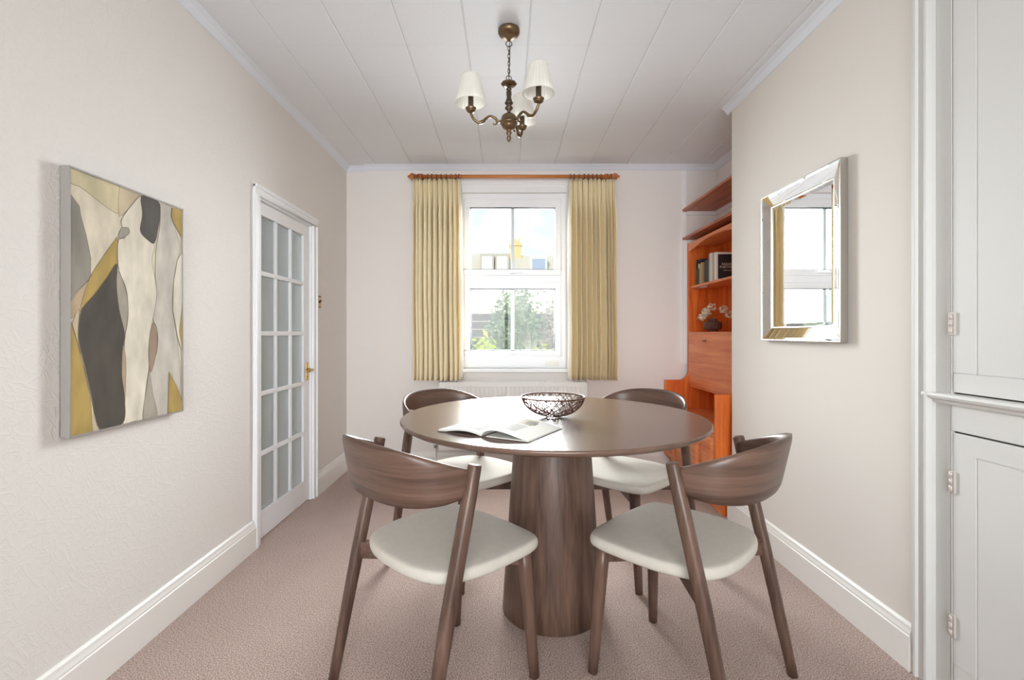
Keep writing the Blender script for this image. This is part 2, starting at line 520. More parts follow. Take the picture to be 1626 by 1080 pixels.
DY0, DY1, DZ = 2.665, 3.405, 1.912      # door opening
wl_ = MB()
wl_.box(XL-0.11, XL, YREAR, DY0, 0, ZC+0.01).box(XL-0.11, XL, DY1, YB+0.14, 0, ZC+0.01).box(XL-0.11, XL, DY0, DY1, DZ, ZC+0.01)
tag(wl_.build('wall_left', 'wallpaper'), 'white embossed wallpaper on the left wall', 'wall', kind='structure')

WX0, WX1, WZ0, WZ1 = -0.402, 0.508, 0.862, 2.345   # window opening
wb = MB()
wb.box(-1.19, WX0, YB, YB+0.16, 0, ZC+0.01).box(WX1, XA+0.1, YB, YB+0.16, 0, ZC+0.01)
wb.box(WX0, WX1, YB, YB+0.16, 0, WZ0).box(WX0, WX1, YB, YB+0.16, WZ1, ZC+0.01)
wb.box(XL-0.1, -1.19, YB+0.034, YB+0.16, 0, ZC+0.01)
tag(wb.build('wall_back', 'wall'), 'off-white plaster back wall around the window', 'wall', kind='structure')

tag(MB().box(XR, XA+0.1, BY0, BY1, 0, ZC+0.01).build('wall_breast', 'wall_right'),
    'warm white chimney breast wall carrying the mirror', 'wall', kind='structure')
tag(MB().box(XA, XA+0.1, BY1, YB, 0, ZC+0.01).build('wall_alcove', 'wall'),
    'white side wall of the alcove behind the teak bureau', 'wall', kind='structure')
tag(MB().box(1.43, 1.53, YREAR, 1.03, 0, ZC+0.01).build('wall_right', 'wall_right'),
    'warm white right wall beside the camera', 'wall', kind='structure')
rw = MB()
rw.box(XL-0.1, -1.1, YREAR-0.1, YREAR, 0, ZC+0.01).box(1.1, 1.53, YREAR-0.1, YREAR, 0, ZC+0.01)
rw.box(-1.1, 1.1, YREAR-0.1, YREAR, 0, 0.45).box(-1.1, 1.1, YREAR-0.1, YREAR, 2.4, ZC+0.01)
tag(rw.build('wall_rear', 'wall'), 'white wall behind the camera with a wide window added for light', 'wall', kind='structure')
tag(MB().box(-2.62, -2.52, YREAR, YB+0.14, 0, ZC+0.01).build('wall_hall', 'hall_wall'),
    'pale grey hall wall behind the glazed door', 'wall', kind='structure')

# skirting boards with a moulded top
SK = [(0,0),(0.020,0),(0.020,0.118),(0.017,0.122),(0.017,0.128),(0.012,0.140),(0.010,0.150),(0.004,0.158),(0,0.158)]
def skirting(name, x, y0, y1, s, label):
    mb = MB(); mb.prism([(x + s*p[0], p[1]) for p in SK], 'Y', y0, y1)
    return tag(mb.build(name, 'trim'), label, 'baseboard', kind='structure')
skirting('baseboard_left', XL, YREAR, DY0-0.055, 1, 'cream moulded skirting board below the painting')
skirting('baseboard_left_far', XL, DY1+0.06, YB+0.034, 1, 'cream skirting board between glazed door and corner')
skirting('baseboard_right', XR, BY0+0.0, BY1, -1, 'cream moulded skirting board along the chimney breast')
mb = MB(); mb.prism([(BY1 + p[0], p[1]) for p in SK], 'X', XR-0.02, XA)
tag(mb.build('baseboard_alcove', 'trim'), 'skirting board on the breast return', 'baseboard', kind='structure')
mb = MB(); mb.prism([(YB - p[0], p[1]) for p in SK], 'X', -1.19, 1.29)
tag(mb.build('baseboard_back', 'trim'), 'cream skirting board under the radiator', 'baseboard', kind='structure')

# coving
CV = [(0,0),(0.042,0),(0.039,-0.006),(0.024,-0.016),(0.012,-0.032),(0.006,-0.040),(0,-0.042)]
def coving(name, axis, base, a, b, s, label):
    mb = MB(); mb.prism([(base + s*p[0], ZC+p[1]) for p in CV], axis, a, b)
    tag(mb.build(name, 'coving'), label, 'trim', kind='structure')
coving('trim_1', 'Y', XL, YREAR, YB+0.034, 1, 'narrow white coving along the left wall')
coving('trim_2', 'X', YB, -1.19, XA, -1, 'narrow white coving above the window')
coving('trim_3', 'Y', XR, BY0, BY1+0.05, -1, 'narrow white coving along the chimney breast')
coving('trim_4', 'Y', XA, BY1, YB, -1, 'narrow white coving in the alcove')
coving('trim_5', 'X', YB+0.034, XL, -1.19, -1, 'short white coving in the left corner')

# ------------------------------------------------------------------ garden window
win = tag(empty('window_1', (0.053, YB+0.05, WZ0)), 'white plastic window with two lights looking on the garden', 'window', kind='structure')
def wpart(mb, name, mat, bevel=0.003, parent=win):
    off = Vector((0.053, YB+0.05, WZ0))
    if parent is not win: off = Vector((0.053, YB+0.05, WZ0))
    mb.v = [tuple(Vector(p)-off) for p in mb.v]
    return mb.build(name, mat, parent, bevel)
YF = YB+0.02                       # front plane of the outer frame
def ring(x0,x1,z0,z1, w, y0, y1, wb_=None):
    wb_ = wb_ or w
    return MB().box(x0,x1,y0,y1,z1-w,z1).box(x0,x1,y0,y1,z0,z0+wb_).box(x0,x0+w,y0,y1,z0+wb_,z1-w).box(x1-w,x1,y0,y1,z0+wb_,z1-w)
wpart(ring(WX0,WX1,WZ0,WZ1,0.046,YF,YF+0.07,0.10), 'outer_frame', 'upvc')
wpart(MB().box(WX0+0.046,WX1-0.046,YF+0.002,YF+0.07,1.585,1.655), 'transom', 'upvc')
GX0, GX1 = -0.307, 0.414
for (z0, z1, g0, g1) in ((1.648, 2.296, 1.698, 2.226), (0.964, 1.590, 1.009, 1.537)):
    s = MB(); x0, x1, y0, y1 = GX0-0.05, GX1+0.05, YF-0.012, YF+0.05
    s.box(x0,x1,y0,y1,g1,z1).box(x0,x1,y0,y1,z0,g0).box(x0,GX0,y0,y1,g0,g1).box(GX1,x1,y0,y1,g0,g1)
    sash = wpart(s, 'sash', 'upvc', 0.006)
    gk = ring(GX0,GX1,g0,g1,0.006,YF+0.006,YF+0.03)
    wpart(gk, 'gasket', 'gasket', 0, sash)
    wpart(MB().box(GX0,GX1,YF+0.022,YF+0.026,g0,g1), 'pane', 'glass', 0, sash)
    xb = (814-804)/186.0
    wpart(MB().box(xb-0.014,xb+0.014,YF+0.028,YF+0.040,g0,g1), 'glazing_bar', 'upvc', 0, sash)
    hz = z0+0.022
    h = MB().box(xb-0.02,xb+0.02,YF-0.030,YF-0.012,hz-0.010,hz+0.010).box(xb-0.01,xb+0.10,YF-0.040,YF-0.030,hz-0.007,hz+0.007)
    wpart(h, 'handle', 'upvc', 0.003, sash)
wpart(MB().box(0.33,0.45,YF-0.004,YF+0.01,0.885,0.925), 'vent_cover', 'trim', 0.002)
wpart(MB().box(WX0-0.03,WX1+0.03,YB-0.055,YB+0.025,0.832,0.862), 'window_sill', 'upvc', 0.006)
# casing around the opening: stepped architrave head, jambs, apron
c = MB()
c.box(WX0-0.055,WX1+0.055,YB-0.016,YB,WZ1,WZ1+0.075).box(WX0-0.055,WX1+0.055,YB-0.030,YB,WZ1+0.060,WZ1+0.080)
c.box(WX0-0.06,WX1+0.06,YB-0.020,YB,WZ1+0.080,WZ1+0.105)
c.box(WX0-0.055,WX0-0.012,YB-0.018,YB,0.76,WZ1).box(WX1+0.012,WX1+0.055,YB-0.018,YB,0.76,WZ1)
c.box(WX0-0.012,WX0,YB-0.010,YB,0.862,WZ1).box(WX1,WX1+0.012,YB-0.010,YB,0.862,WZ1)
tag(c.build('trim_6', 'white_paint', None, 0.003), 'white stepped casing around the garden window', 'trim', kind='structure')
# unseen rear window, added to let fill light into the room
rwn = tag(empty('added_window', (0, YREAR-0.05, 0.45)), 'wide white window added in the unseen rear wall to let light in', 'window', kind='structure')
m_ = ring(-1.1,1.1,0,1.95,0.06,-0.04,0.04).box(-0.03,0.03,-0.04,0.04,0.06,1.89)
m_.build('outer_frame', 'upvc', rwn)
MB().box(-1.04,-0.03,-0.003,0.003,0.06,1.89).build('pane', 'glass', rwn)
MB().box(0.03,1.04,-0.003,0.003,0.06,1.89).build('pane', 'glass', rwn)

# ------------------------------------------------------------------ glazed door
door = tag(empty('door_1', (XL-0.012, DY0+0.014, 0)), 'white glazed door of fifteen reeded panes with brass lever', 'door', kind='structure')
LW, LH = DY1-DY0-0.028, DZ-0.018           # leaf size; local y along the leaf, x out of it
X1 = 0.0; X0 = -0.04
gz0, gz1 = 0.155, LH-0.072                 # glazed field
gy0, gy1 = 0.048, LW-0.095
lf = MB()
lf.box(X0,X1,0,gy0,0.012,LH).box(X0,X1,gy1,LW,0.012,LH).box(X0,X1,gy0,gy1,0.012,gz0).box(X0,X1,gy0,gy1,gz1,LH)
lf.build('leaf_frame', 'white_paint', door, 0.002)
bw = 0.026
ph = (gz1-gz0-4*bw)/5; pw = (gy1-gy0-2*bw)/3
for k in (1,2):
    y = gy0+k*pw+(k-1)*bw
    MB().box(X0+0.004,X1-0.002,y,y+bw,gz0,gz1).build('glazing_bar', 'white_paint', door, 0.004)
for k in range(1,5):
    z = gz0+k*ph+(k-1)*bw
    MB().box(X0+0.006,X1-0.001,gy0,gy1,z,z+bw).build('glazing_bar', 'white_paint', door, 0.004)
# reeded pane: vertical flutes on the room side
def pane_mesh():
    mb = MB(); nf = 14; pts = []
    for k in range(nf*4+1):
        t = k/(nf*4)
        pts.append((-0.0025 + 0.0022*math.cos(2*math.pi*nf*t), t*pw))
    pts += [(-0.008, pw), (-0.008, 0)]
    mb.prism(pts, 'Z', 0, ph)
    return mb
first = None
for i in range(3):
    for j in range(5):
        loc = (X1-0.016, gy0+i*(pw+bw), gz0+j*(ph+bw))
        if first is None:
            first = pane_mesh().build('pane', 'reeded', door); first.location = loc
        else: share(first, 'pane', door, loc)
# brass lever on a long back plate
hy, hz = LW-0.047, 0.896
pl = MB().box(0, 0.006, hy-0.021, hy+0.021, hz-0.062, hz+0.062).build('handle_plate', 'brass', door, 0.003)
hd = MB().tube([(0.004,hy,hz+0.012),(0.020,hy,hz+0.012),(0.040,hy,hz+0.012)], [0.013,0.010,0.009], 12)
hd.tube([(0.038,hy+0.006,hz+0.012),(0.046,hy-0.02,hz+0.013),(0.046,hy-0.05,hz+0.012),(0.043,hy-0.085,hz+0.008)], [0.009,0.010,0.009,0.011], 10)
hd.build('lever', 'brass', pl)
MB().tube([(0.005,hy,hz-0.035),(0.0075,hy,hz-0.035)], 0.005, 10).build('keyhole', 'keyhole', pl)
# architrave and lining
a = MB()
for (y0, y1, z1) in ((DY0-0.055, DY0, DZ), (DY1, DY1+0.06, DZ)):
    a.box(XL, XL+0.016, y0, y1, 0, z1).box(XL, XL+0.024, y0 if y0 < DY0-0.01 else y1-0.02, y0+0.02 if y0 < DY0-0.01 else y1, 0, z1)
a.box(XL, XL+0.016, DY0-0.055, DY1+0.06, DZ, DZ+0.052).box(XL, XL+0.024, DY0-0.055, DY1+0.06, DZ+0.035, DZ+0.055)
a.box(XL-0.11, XL, DY0, DY0+0.012, 0, DZ).box(XL-0.11, XL, DY1-0.012, DY1, 0, DZ).box(XL-0.11, XL, DY0, DY1, DZ-0.012, DZ)
tag(a.build('trim_7', 'white_paint', None, 0.003), 'white moulded architrave around the glazed door', 'trim', kind='structure')

# ------------------------------------------------------------------ built-in cupboard at the right edge
cup = tag(empty('built_in_cupboard', (1.43, 1.3, 0)), 'off-white built-in cupboard with two hinged doors at the right edge', 'cupboard')
def cpart(mb, name, mat, par=cup, bevel=0.002):
    mb.v = [tuple(Vector(p)-Vector((1.43,1.3,0))) for p in mb.v]
    return mb.build(name, mat, par, bevel)
M['cup'] = plain('cupboard_paint', lin(222, 221, 218), 0.55)
c = MB()
c.box(1.43,1.80,1.03,1.667,0,0.05).box(1.70,1.80,1.03,1.667,0.05,ZC-0.002)      # plinth and back
c.box(1.412,1.70,1.545,1.60,0,ZC-0.002).box(1.412,1.70,1.03,1.05,0,ZC-0.002)      # stiles
c.box(1.412,1.45,1.05,1.545,0.851,0.955).box(1.412,1.45,1.05,1.545,2.40,ZC-0.002).box(1.412,1.45,1.05,1.545,0.0,0.05)
cpart(c, 'carcass', 'cup')
a = MB()
a.prism([(1.398,1.667),(1.386,1.667),(1.384,1.655),(1.378,1.650),(1.378,1.642),(1.386,1.638),(1.388,1.616),(1.382,1.612),(1.382,1.604),(1.398,1.600),(1.44,1.600),(1.44,1.667)], 'Z', 0, ZC-0.002)
cpart(a, 'architrave', 'cup', bevel=0.001)
r = MB()
prof = [(1.43,0.934),(1.402,0.934),(1.398,0.944),(1.386,0.950),(1.382,0.958),(1.386,0.966),(1.43,0.968)]
r.prism(prof, 'Y', 1.03, 1.626)
cpart(r, 'dado_rail', 'cup', bevel=0.001)
for (z0, z1, hs) in ((0.973, 2.395, (1.19, 2.32)), (0.054, 0.845, (0.69, 0.235))):
    d = MB(); y0, y1 = 1.054, 1.541; w = 0.075
    d.box(1.414,1.432,y0,y1,z1-0.06,z1).box(1.414,1.432,y0,y1,z0,z0+0.06).box(1.414,1.432,y0,y0+w,z0+0.06,z1-0.06).box(1.414,1.432,y1-w,y1,z0+0.06,z1-0.06)
    d.box(1.4165,1.43,y0+w,y1-w,z0+0.06,z1-0.06)
    dr = cpart(d, 'cupboard_door', 'cup', bevel=0.0015)
    g = MB().box(1.424,1.428,y0-0.003,y1+0.003,z1-0.001,z1+0.006) if z0 < 0.5 else MB().box(1.424,1.428,y0-0.003,y1+0.003,z0-0.005,z0+0.001)
    cpart(g, 'shadow_gap', 'grey_gap', dr, 0)
    for hzz in hs:
        h = MB().box(1.408,1.416,y1-0.010,y1+0.012,hzz-0.035,hzz+0.035)
        for q in (-0.022, 0, 0.022): h.tube([(1.408,y1+0.001,hzz+q-0.009),(1.408,y1+0.001,hzz+q+0.009)], 0.005, 8)
        cpart(h, 'hinge', 'hinge', dr, 0)

# ------------------------------------------------------------------ radiator
rad = tag(empty('radiator', (0.053, 4.04, 0.0)), 'white ribbed panel radiator below the window', 'radiator')
RX = 0.607; rz0, rz1 = 0.20, 0.757
def rib(u, v):
    x = -RX+2*RX*u
    t = (u*34) % 1.0
    d = 0.006*min(1.0, max(0.0, (abs(t-0.5)-0.12)/0.12))
    return (x, -0.045+d, rz0+0.03+(rz1-rz0-0.065)*v)
p = MB(); p.grid(rib, 34*12+1, 2, sm=False)
p.box(-RX,RX,-0.048,-0.030,rz0,rz0+0.03).box(-RX,RX,-0.048,-0.030,rz1-0.035,rz1-0.004).box(-RX,RX,-0.035,-0.025,rz0,rz1-0.004)
p.build('panel', 'radiator', rad, recalc=False)
g = MB().box(-RX-0.004,RX+0.004,-0.050,-0.044,rz1-0.010,rz1).box(-RX-0.004,RX+0.004,0.035,0.041,rz1-0.010,rz1)
for k in range(40): g.box(-RX+0.015+k*0.0305,-RX+0.019+k*0.0305,-0.045,0.036,rz1-0.008,rz1-0.002)
g.build('top_grille', 'radiator', rad)
for s in (-1,1): MB().box(s*RX-(0.004 if s>0 else 0.004),s*RX+0.004,-0.050,0.041,rz0+0.02,rz1).build('end_panel', 'radiator', rad, 0.001)
MB().box(-RX+0.02,RX-0.02,0.02,0.035,rz0,rz1-0.012).box(-0.35,-0.31,0.03,0.068,0.3,0.7).box(0.31,0.35,0.03,0.068,0.3,0.7).build('rear_panel', 'radiator', rad)
v = MB().tube([(-RX-0.005,0,rz0+0.035),(-RX-0.035,0,rz0+0.035)],0.010,10).tube([(-RX-0.035,0,rz0+0.01),(-RX-0.035,0,rz0+0.06)],0.014,12)
v.tube([(-RX-0.035,0,rz0+0.06),(-RX-0.035,0,rz0+0.085)],[0.011,0.009],12)
vo = v.build('valve', 'chrome', rad)
MB().tube([(-RX-0.035,0,0.0),(-RX-0.035,0,rz0+0.01)],0.0075,10).build('pipe', 'radiator', rad)
MB().tube([(RX+0.005,0,rz0+0.035),(RX+0.035,0,rz0+0.035),(RX+0.035,0,0.0)],0.0085,10).build('pipe', 'radiator', rad)

# ------------------------------------------------------------------ curtain pole and curtains
PZ, PY = 2.452, 4.015
pole = tag(empty('curtain_pole', (0.06, PY, PZ)), 'orange wooden curtain pole with ball finials above the window', 'curtain pole')
MB().tube([(-0.83,0,0),(0.83,0,0)], 0.0145, 16).build('rod', 'pole_wood', pole)
for s in (-1,1):
    f = MB(); prof = [(0.015,0),(0.021,0.004),(0.021,0.010),(0.014,0.014),(0.024,0.022),(0.029,0.034),(0.027,0.046),(0.016,0.056),(0.010,0.060),(0.012,0.066),(0.007,0.073),(0.001,0.076)]
    f.lathe(prof, seg=18)
    f.v = [(s*(0.80+z), x, y) for (x,y,z) in f.v]
    f.build('finial', 'pole_wood', pole)
    b = MB().tube([(s*0.765,0,0),(s*0.765,0.09,0)],0.012,12).tube([(s*0.765,0.086,0),(s*0.765,0.097,0)],0.030,16).tube([(s*0.765-0.012,0,0),(s*0.765+0.012,0,0)],0.022,16)
    b.build('bracket', 'pole_wood', pole)

def ring_mesh():
    mb = MB(); n = 18
    mb.tube([(0,0.0235*math.cos(2*math.pi*k/n),0.0235*math.sin(2*math.pi*k/n)) for k in range(n)], 0.0042, 6, closed=True)
    mb.tube([(0,0,-0.027),(0,0,-0.040)],0.0025,6)
    return mb
ring_proto = None
def curtain(name, x0t, x1t, x0b, x1b, label, inner, seed):
    """x0 = outer edge, x1 = inner edge (window side); pinch pleats at the top"""
    global ring_proto
    rnd = random.Random(seed)
    zt, zb = PZ-0.028, 0.775
    npl = 10
    root = tag(empty(name, ((x0t+x1t)/2, PY, zb)), label, 'curtain', 'pair of cream curtains')
    cx = (x0t+x1t)/2
    ph_ = [rnd.uniform(-0.35,0.35) for _ in range(npl+2)]
    am = [rnd.uniform(0.85,1.3) for _ in range(npl+2)]
    cum = [0.0]
    for _ in range(npl): cum.append(cum[-1]+rnd.uniform(0.65,1.4))
    cum = [c_/cum[-1] for c_ in cum]
    def fold(u):
        for i_ in range(npl):
            if u <= cum[i_+1] or i_ == npl-1: return min(npl-1e-6, i_+(u-cum[i_])/(cum[i_+1]-cum[i_]))
    def P(u, v, back=0.0):
        # v 0 = top, 1 = bottom
        h = v
        xt = x0t+(x1t-x0t)*u; xb = x0b+(x1b-x0b)*u
        k = h**0.8
        x = xt+(xb-xt)*k
        q = fold(u); i = int(q)
        ph = ph_[i]*(1-(q-i))+ph_[i+1]*(q-i)
        A = am[i]*(1-(q-i))+am[i+1]*(q-i)
        t = 2*math.pi*(q+0.25*ph*min(1,h*2))
        # amplitude: crisp triple pleat at the heading, pinched at 0.1, then full folds
        if h < 0.085: a = 0.020; sharp = 0.9
        elif h < 0.16: a = 0.022+0.020*(h-0.085)/0.075; sharp = 0.95
        else: a = 0.046+0.008*(h-0.16); sharp = 0.95
        cs = math.cos(t)
        yy = -a*A*(2*abs(math.cos(t/2))**sharp-1)        # broad lobes to the room, narrow valleys
        # sideways swing makes folds overhang
        xx = x + 0.006*math.sin(t+0.5*ph)*min(1,h*3) * (1 if 0.04<u<0.96 else 0.2)
        if h < 0.12: yy += 0.007*math.cos(4*t)*(1 if h < 0.09 else (0.12-h)/0.03)
        xx += 0.004*math.sin(9*h+ph*4)*h
        return (xx-cx, yy+back-0.004, zt+(zb-zt)*v-zb)
    m_ = MB(); m_.grid(lambda u,v: P(u,v), 281, 44)
    o = m_.build('drape', 'curtain', root, recalc=False)
    sd = o.modifiers.new('thickness','SOLIDIFY'); sd.thickness = 0.002; sd.offset = 0
    l_ = MB()
    s = 1 if inner > 0 else -1
    def L(u, v):
        p = P(1.0, v)
        return (p[0]+s*0.022*u*(0.5+0.5*min(1,v*4)) , p[1]+0.012*u+0.02*u*u, p[2]+ (0.006 if v>0.99 else 0))
    l_.grid(L, 8, 44)
    lo = l_.build('lining', 'curtain_lining', root, recalc=False)
    sd = lo.modifiers.new('thickness','SOLIDIFY'); sd.thickness = 0.0015; sd.offset = 0
    hm = MB(); hm.grid(lambda u,v: (P(u,0.986+0.014*v)[0], P(u,0.986+0.014*v)[1]-0.0018, P(u,0.986+0.014*v)[2]-0.001), 241, 3)
    hm.build('hem', 'curtain', root, recalc=False)
    for k in range(npl+1):
        u = min(0.99, max(0.01, k/npl + rnd.uniform(-0.012,0.012)))
        px = x0t+(x1t-x0t)*u-cx
        if ring_proto is None:
            ring_proto = ring_mesh().build('curtain_ring', 'ring_wood', root); rg = ring_proto
        else: rg = share(ring_proto, 'curtain_ring', root)
        rg.location = (px, 0, PZ-zb-0.006); rg.rotation_euler = (0,0,rnd.uniform(-0.35,0.35))
curtain('curtain', -0.765, -0.385, -0.758, -0.375, 'cream pinch-pleat curtain hanging left of the window', 1, 3)
curtain('curtain', 0.895, 0.525, 0.905, 0.525, 'cream pinch-pleat curtain hanging right of the window, beside the bureau', -1, 5)

# ------------------------------------------------------------------ table
TX, TY, TZ = 0.1935, 2.062, 0.812
tab = tag(empty('dining_table', (TX, TY, 0), R(-8)), 'round walnut dining table on a conical pedestal', 'table')
t = MB().lathe([(0.001,0.785),(0.585,0.785),(0.612,0.789),(0.626,0.797),(0.630,0.804),(0.629,0.809),(0.625,0.812),(0.001,0.812)], seg=128, cap=False)
t.build('table_top', 'walnut_top', tab)
pd = MB().lathe([(0.001,0.0),(0.207,0.0),(0.210,0.004)]+[(0.210-0.054*k/8, 0.004+0.781*k/8) for k in range(1,9)]+[(0.001,0.785)], seg=96, cap=False)
pd.build('pedestal', 'walnut_z', tab)
for ob in tab.children:
    for pl_ in ob.data.polygons:
        if abs(pl_.normal.z) > 0.95: pl_.use_smooth = False

# ------------------------------------------------------------------ chairs (local +y faces the table)
def make_chair():
    root = empty('dining_chair')
    # upholstered seat: rounded outline, domed top
    out = catmull([(-0.205,0.262),(-0.10,0.276),(0,0.279),(0.10,0.276),(0.205,0.262),(0.240,0.215),(0.249,0.10),(0.243,-0.02),(0.205,-0.125),(0.12,-0.172),(0,-0.184),(-0.12,-0.172),(-0.205,-0.125),(-0.243,-0.02),(-0.249,0.10),(-0.240,0.215)], True, 5)
    n = len(out); cy = 0.05
    s = MB(); rings = [(0.90,0.440),(0.965,0.441),(0.985,0.445),(0.997,0.452),(1.0,0.461),(0.995,0.470),(0.983,0.476),(0.962,0.479),(0.92,0.4805),(0.82,0.482),(0.6,0.4835),(0.3,0.484),(0.02,0.484)]
    vs = []
    for (k, z) in rings:
        for (x, y) in out: vs.append((x*k, cy+(y-cy)*k, z))
    fs = [(i*n+j, i*n+(j+1)%n, (i+1)*n+(j+1)%n, (i+1)*n+j) for i in range(len(rings)-1) for j in range(n)]
    fs.append(tuple(range(n))[::-1]); fs.append(tuple(range((len(rings)-1)*n, len(rings)*n)))
    s.add(vs, fs, 0, True)
    s.build('seat', 'seat_fabric', root)
    for sx in (-1,1):
        MB().tube([(sx*0.208,0.250,0.0),(sx*0.200,0.246,0.10),(sx*0.180,0.234,0.36),(sx*0.174,0.230,0.445)], [0.0155,0.0175,0.022,0.023], 16, squash=0.75).build('leg', 'walnut_z', root)
        pts = [(sx*0.254,-0.240,0.0),(sx*0.254,-0.218,0.10),(sx*0.255,-0.152,0.40),(sx*0.2565,-0.100,0.62),(sx*0.258,-0.062,0.780),(sx*0.258,-0.061,0.785)]
        MB().tube(pts, [0.0150,0.0170,0.0205,0.0205,0.0185,0.0165], 16, squash=0.75).build('leg', 'walnut_z', root)
        # diagonal rail under the seat, front leg to opposite rear leg
        a = Vector((sx*0.174,0.228,0)); b = Vector((-sx*0.250,-0.148,0)); d = (b-a).normalized(); w = Vector((-d.y,d.x,0))*0.011
        z0, z1 = (0.376, 0.442)
        r = MB(); vs = []
        for z in (z0, z1): vs += [a-w+Vector((0,0,z)), a+w+Vector((0,0,z)), b+w+Vector((0,0,z+(0.008 if z == z0 else 0))), b-w+Vector((0,0,z+(0.008 if z == z0 else 0)))]
        r.add(vs, [(0,3,2,1),(4,5,6,7),(0,1,5,4),(1,2,6,5),(2,3,7,6),(3,0,4,7)])
        r.build('cross_rail', 'walnut_x', root, 0.003)
    # bent back shell wrapping from post to post
    th = 0.016
    def mid(u):
        a = (u-0.5)*math.pi
        sx = math.copysign(abs(math.sin(a))**0.86, math.sin(a)); cxx = abs(math.cos(a))**0.74
        return 0.246*sx, -0.064-0.188*cxx, math.cos(a)
    def shell(u, v, off):
        x, y, c_ = mid(u)
        e = 1e-3
        x2, y2, _ = mid(min(1,u+e)); x1, y1, _ = mid(max(0,u-e))
        tx, ty = x2-x1, y2-y1; L = math.hypot(tx,ty) or 1
        nx, ny = ty/L, -tx/L
        c_ = max(0, c_)
        zt = 0.768+0.084*c_**0.85
        zb = 0.700-0.028*c_**0.6
        z = zb+(zt-zb)*v
        lean = 0.022*(z-0.70)/0.1*c_
        edge = 1.0 - 0.55*max(0, abs(v-0.5)*2-0.8)/0.2
        return (x+nx*off*edge, y+ny*off*edge-lean, z)
    b = MB(); nu, nv = 61, 13
    loop = []
    for j in range(nv): loop.append((j/(nv-1), th/2))
    for j in range(nv-1, -1, -1): loop.append((j/(nv-1), -th/2))
    L = len(loop); vs = []
    for i in range(nu):
        for (v_, o_) in loop: vs.append(shell(i/(nu-1), v_, o_))
    fs = [(i*L+j, i*L+(j+1)%L, (i+1)*L+(j+1)%L, (i+1)*L+j) for i in range(nu-1) for j in range(L)]
    b.add(vs, fs, 0, True)
    b.add(vs[:L], [tuple(range(L))[::-1]]); b.add(vs[-L:], [tuple(range(L))])
    bo = b.build('backrest', 'walnut_bent', root)
    uv = bo.data.uv_layers.new(name='grain')
    for lp_ in bo.data.loops:
        c_ = bo.data.vertices[lp_.vertex_index].co
        uv.data[lp_.index].uv = (0.27*math.atan2(c_.x, -(c_.y-0.0)), c_.z)
    return root
chair = make_chair()
CD = 0.603
spots = [(315, 'walnut dining chair with cream seat nearest the mirror wall, its back to the camera'),
         (225, 'walnut dining chair with cream seat nearest the painting, its back to the camera'),
         (45, 'walnut dining chair with cream seat in front of the orange bureau'),
         (135, 'walnut dining chair with cream seat beside the radiator on the door side')]
for i, (ang, lab) in enumerate(spots):
    o = chair if i == 0 else copy_tree(chair)
    o.location = (TX+CD*math.cos(R(ang)), TY+CD*math.sin(R(ang)), 0)
    if ang == 225: o.location = (o.location[0]+0.004, o.location[1]-0.022, 0)
    o.rotation_euler = (0, 0, R(ang+90))
    tag(o, lab, 'chair', 'dining chairs around the round table')

# ------------------------------------------------------------------ wire bowl
BX, BYY = 0.193, 2.02
bowl = tag(empty('wire_bowl', (BX, BYY, TZ)), 'bronze woven wire bowl on the dining table', 'bowl')
Rb, Hb = 0.131, 0.084
def bowl_p(th, t):
    # t 0 bottom .. 1 rim
    a = t*math.pi/2*0.93
    r = 0.012+ (Rb-0.012)*math.sin(a)/math.sin(math.pi/2*0.93)
    z = 0.004+(Hb-0.004)*(1-math.cos(a))/(1-math.cos(math.pi/2*0.93))
    return (r*math.cos(th), r*math.sin(th), z)
w = MB(); rnd = random.Random(11)
for fam in range(4):
    n = (30, 30, 20, 20)[fam]
    for k in range(n):
        th0 = 2*math.pi*(k+rnd.uniform(-0.25,0.25))/n
        tw = (1 if fam % 2 == 0 else -1)*((1.0 if fam < 2 else 1.9)+rnd.uniform(-0.2,0.2))
        pts = [bowl_p(th0+tw*(1-t)**1.2, max(0.06 if fam<2 else 0.15, t)) for t in [0.06+0.94*q/13 for q in range(14)]]
        w.tube(pts, 0.0014, 5, cap=False)
w.build('wire_lattice', 'bronze_wire', bowl)
for (t, rr) in ((1.0, 0.0030), (0.13, 0.0022)):
    MB().tube([bowl_p(2*math.pi*k/64, t) for k in range(64)], rr, 8, closed=True).build('rim' if t == 1.0 else 'foot_ring', 'bronze_wire', bowl)

# ------------------------------------------------------------------ open magazine
mag = tag(empty('open_magazine', (-0.085, 1.632, TZ), R(-30)), 'open magazine lying on the table before the wire bowl', 'magazine')
PW, PH = 0.178, 0.255
# local x across the pages, y along the spine
def leftp(u): # u 0 spine..1 outer
    return (-PW*u, 0.013*math.sin(math.pi*min(1,u*1.15+0.0))**0.8*(1-u*0.3) + 0.008 if u < 0.86 else 0.008+0.003*(1-u)/0.14)
def rightp(u):
    return (PW*u*0.985, 0.006+0.024*math.sin(math.pi*(u**0.62))*(1-0.15*u))
def block(fn, lift, thick):
    mb = MB(); n = 26
    vs = []
    for i in range(n):
        x, z = fn(i/(n-1))
        for (y, zz) in ((0, z+lift), (PH, z+lift), (PH, max(0.0022, z+lift-thick)), (0, max(0.0022, z+lift-thick))):
            vs.append((x, y, zz))
    fs = [(i*4+j, i*4+(j+1)%4, (i+1)*4+(j+1)%4, (i+1)*4+j) for i in range(n-1) for j in range(4)]
    fs += [(3,2,1,0), ((n-1)*4,(n-1)*4+1,(n-1)*4+2,(n-1)*4+3)]
    mb.add(vs, fs, 0, False)
    return mb
lp = block(leftp, 0.0, 0.007).build('left_pages', 'paper', mag)
rp = block(rightp, 0.0, 0.0035).build('right_pages', 'paper', mag)
MB().box(-PW-0.004,-0.002,-0.003,PH+0.003,0.0004,0.0022).build('cover', 'cover', mag)
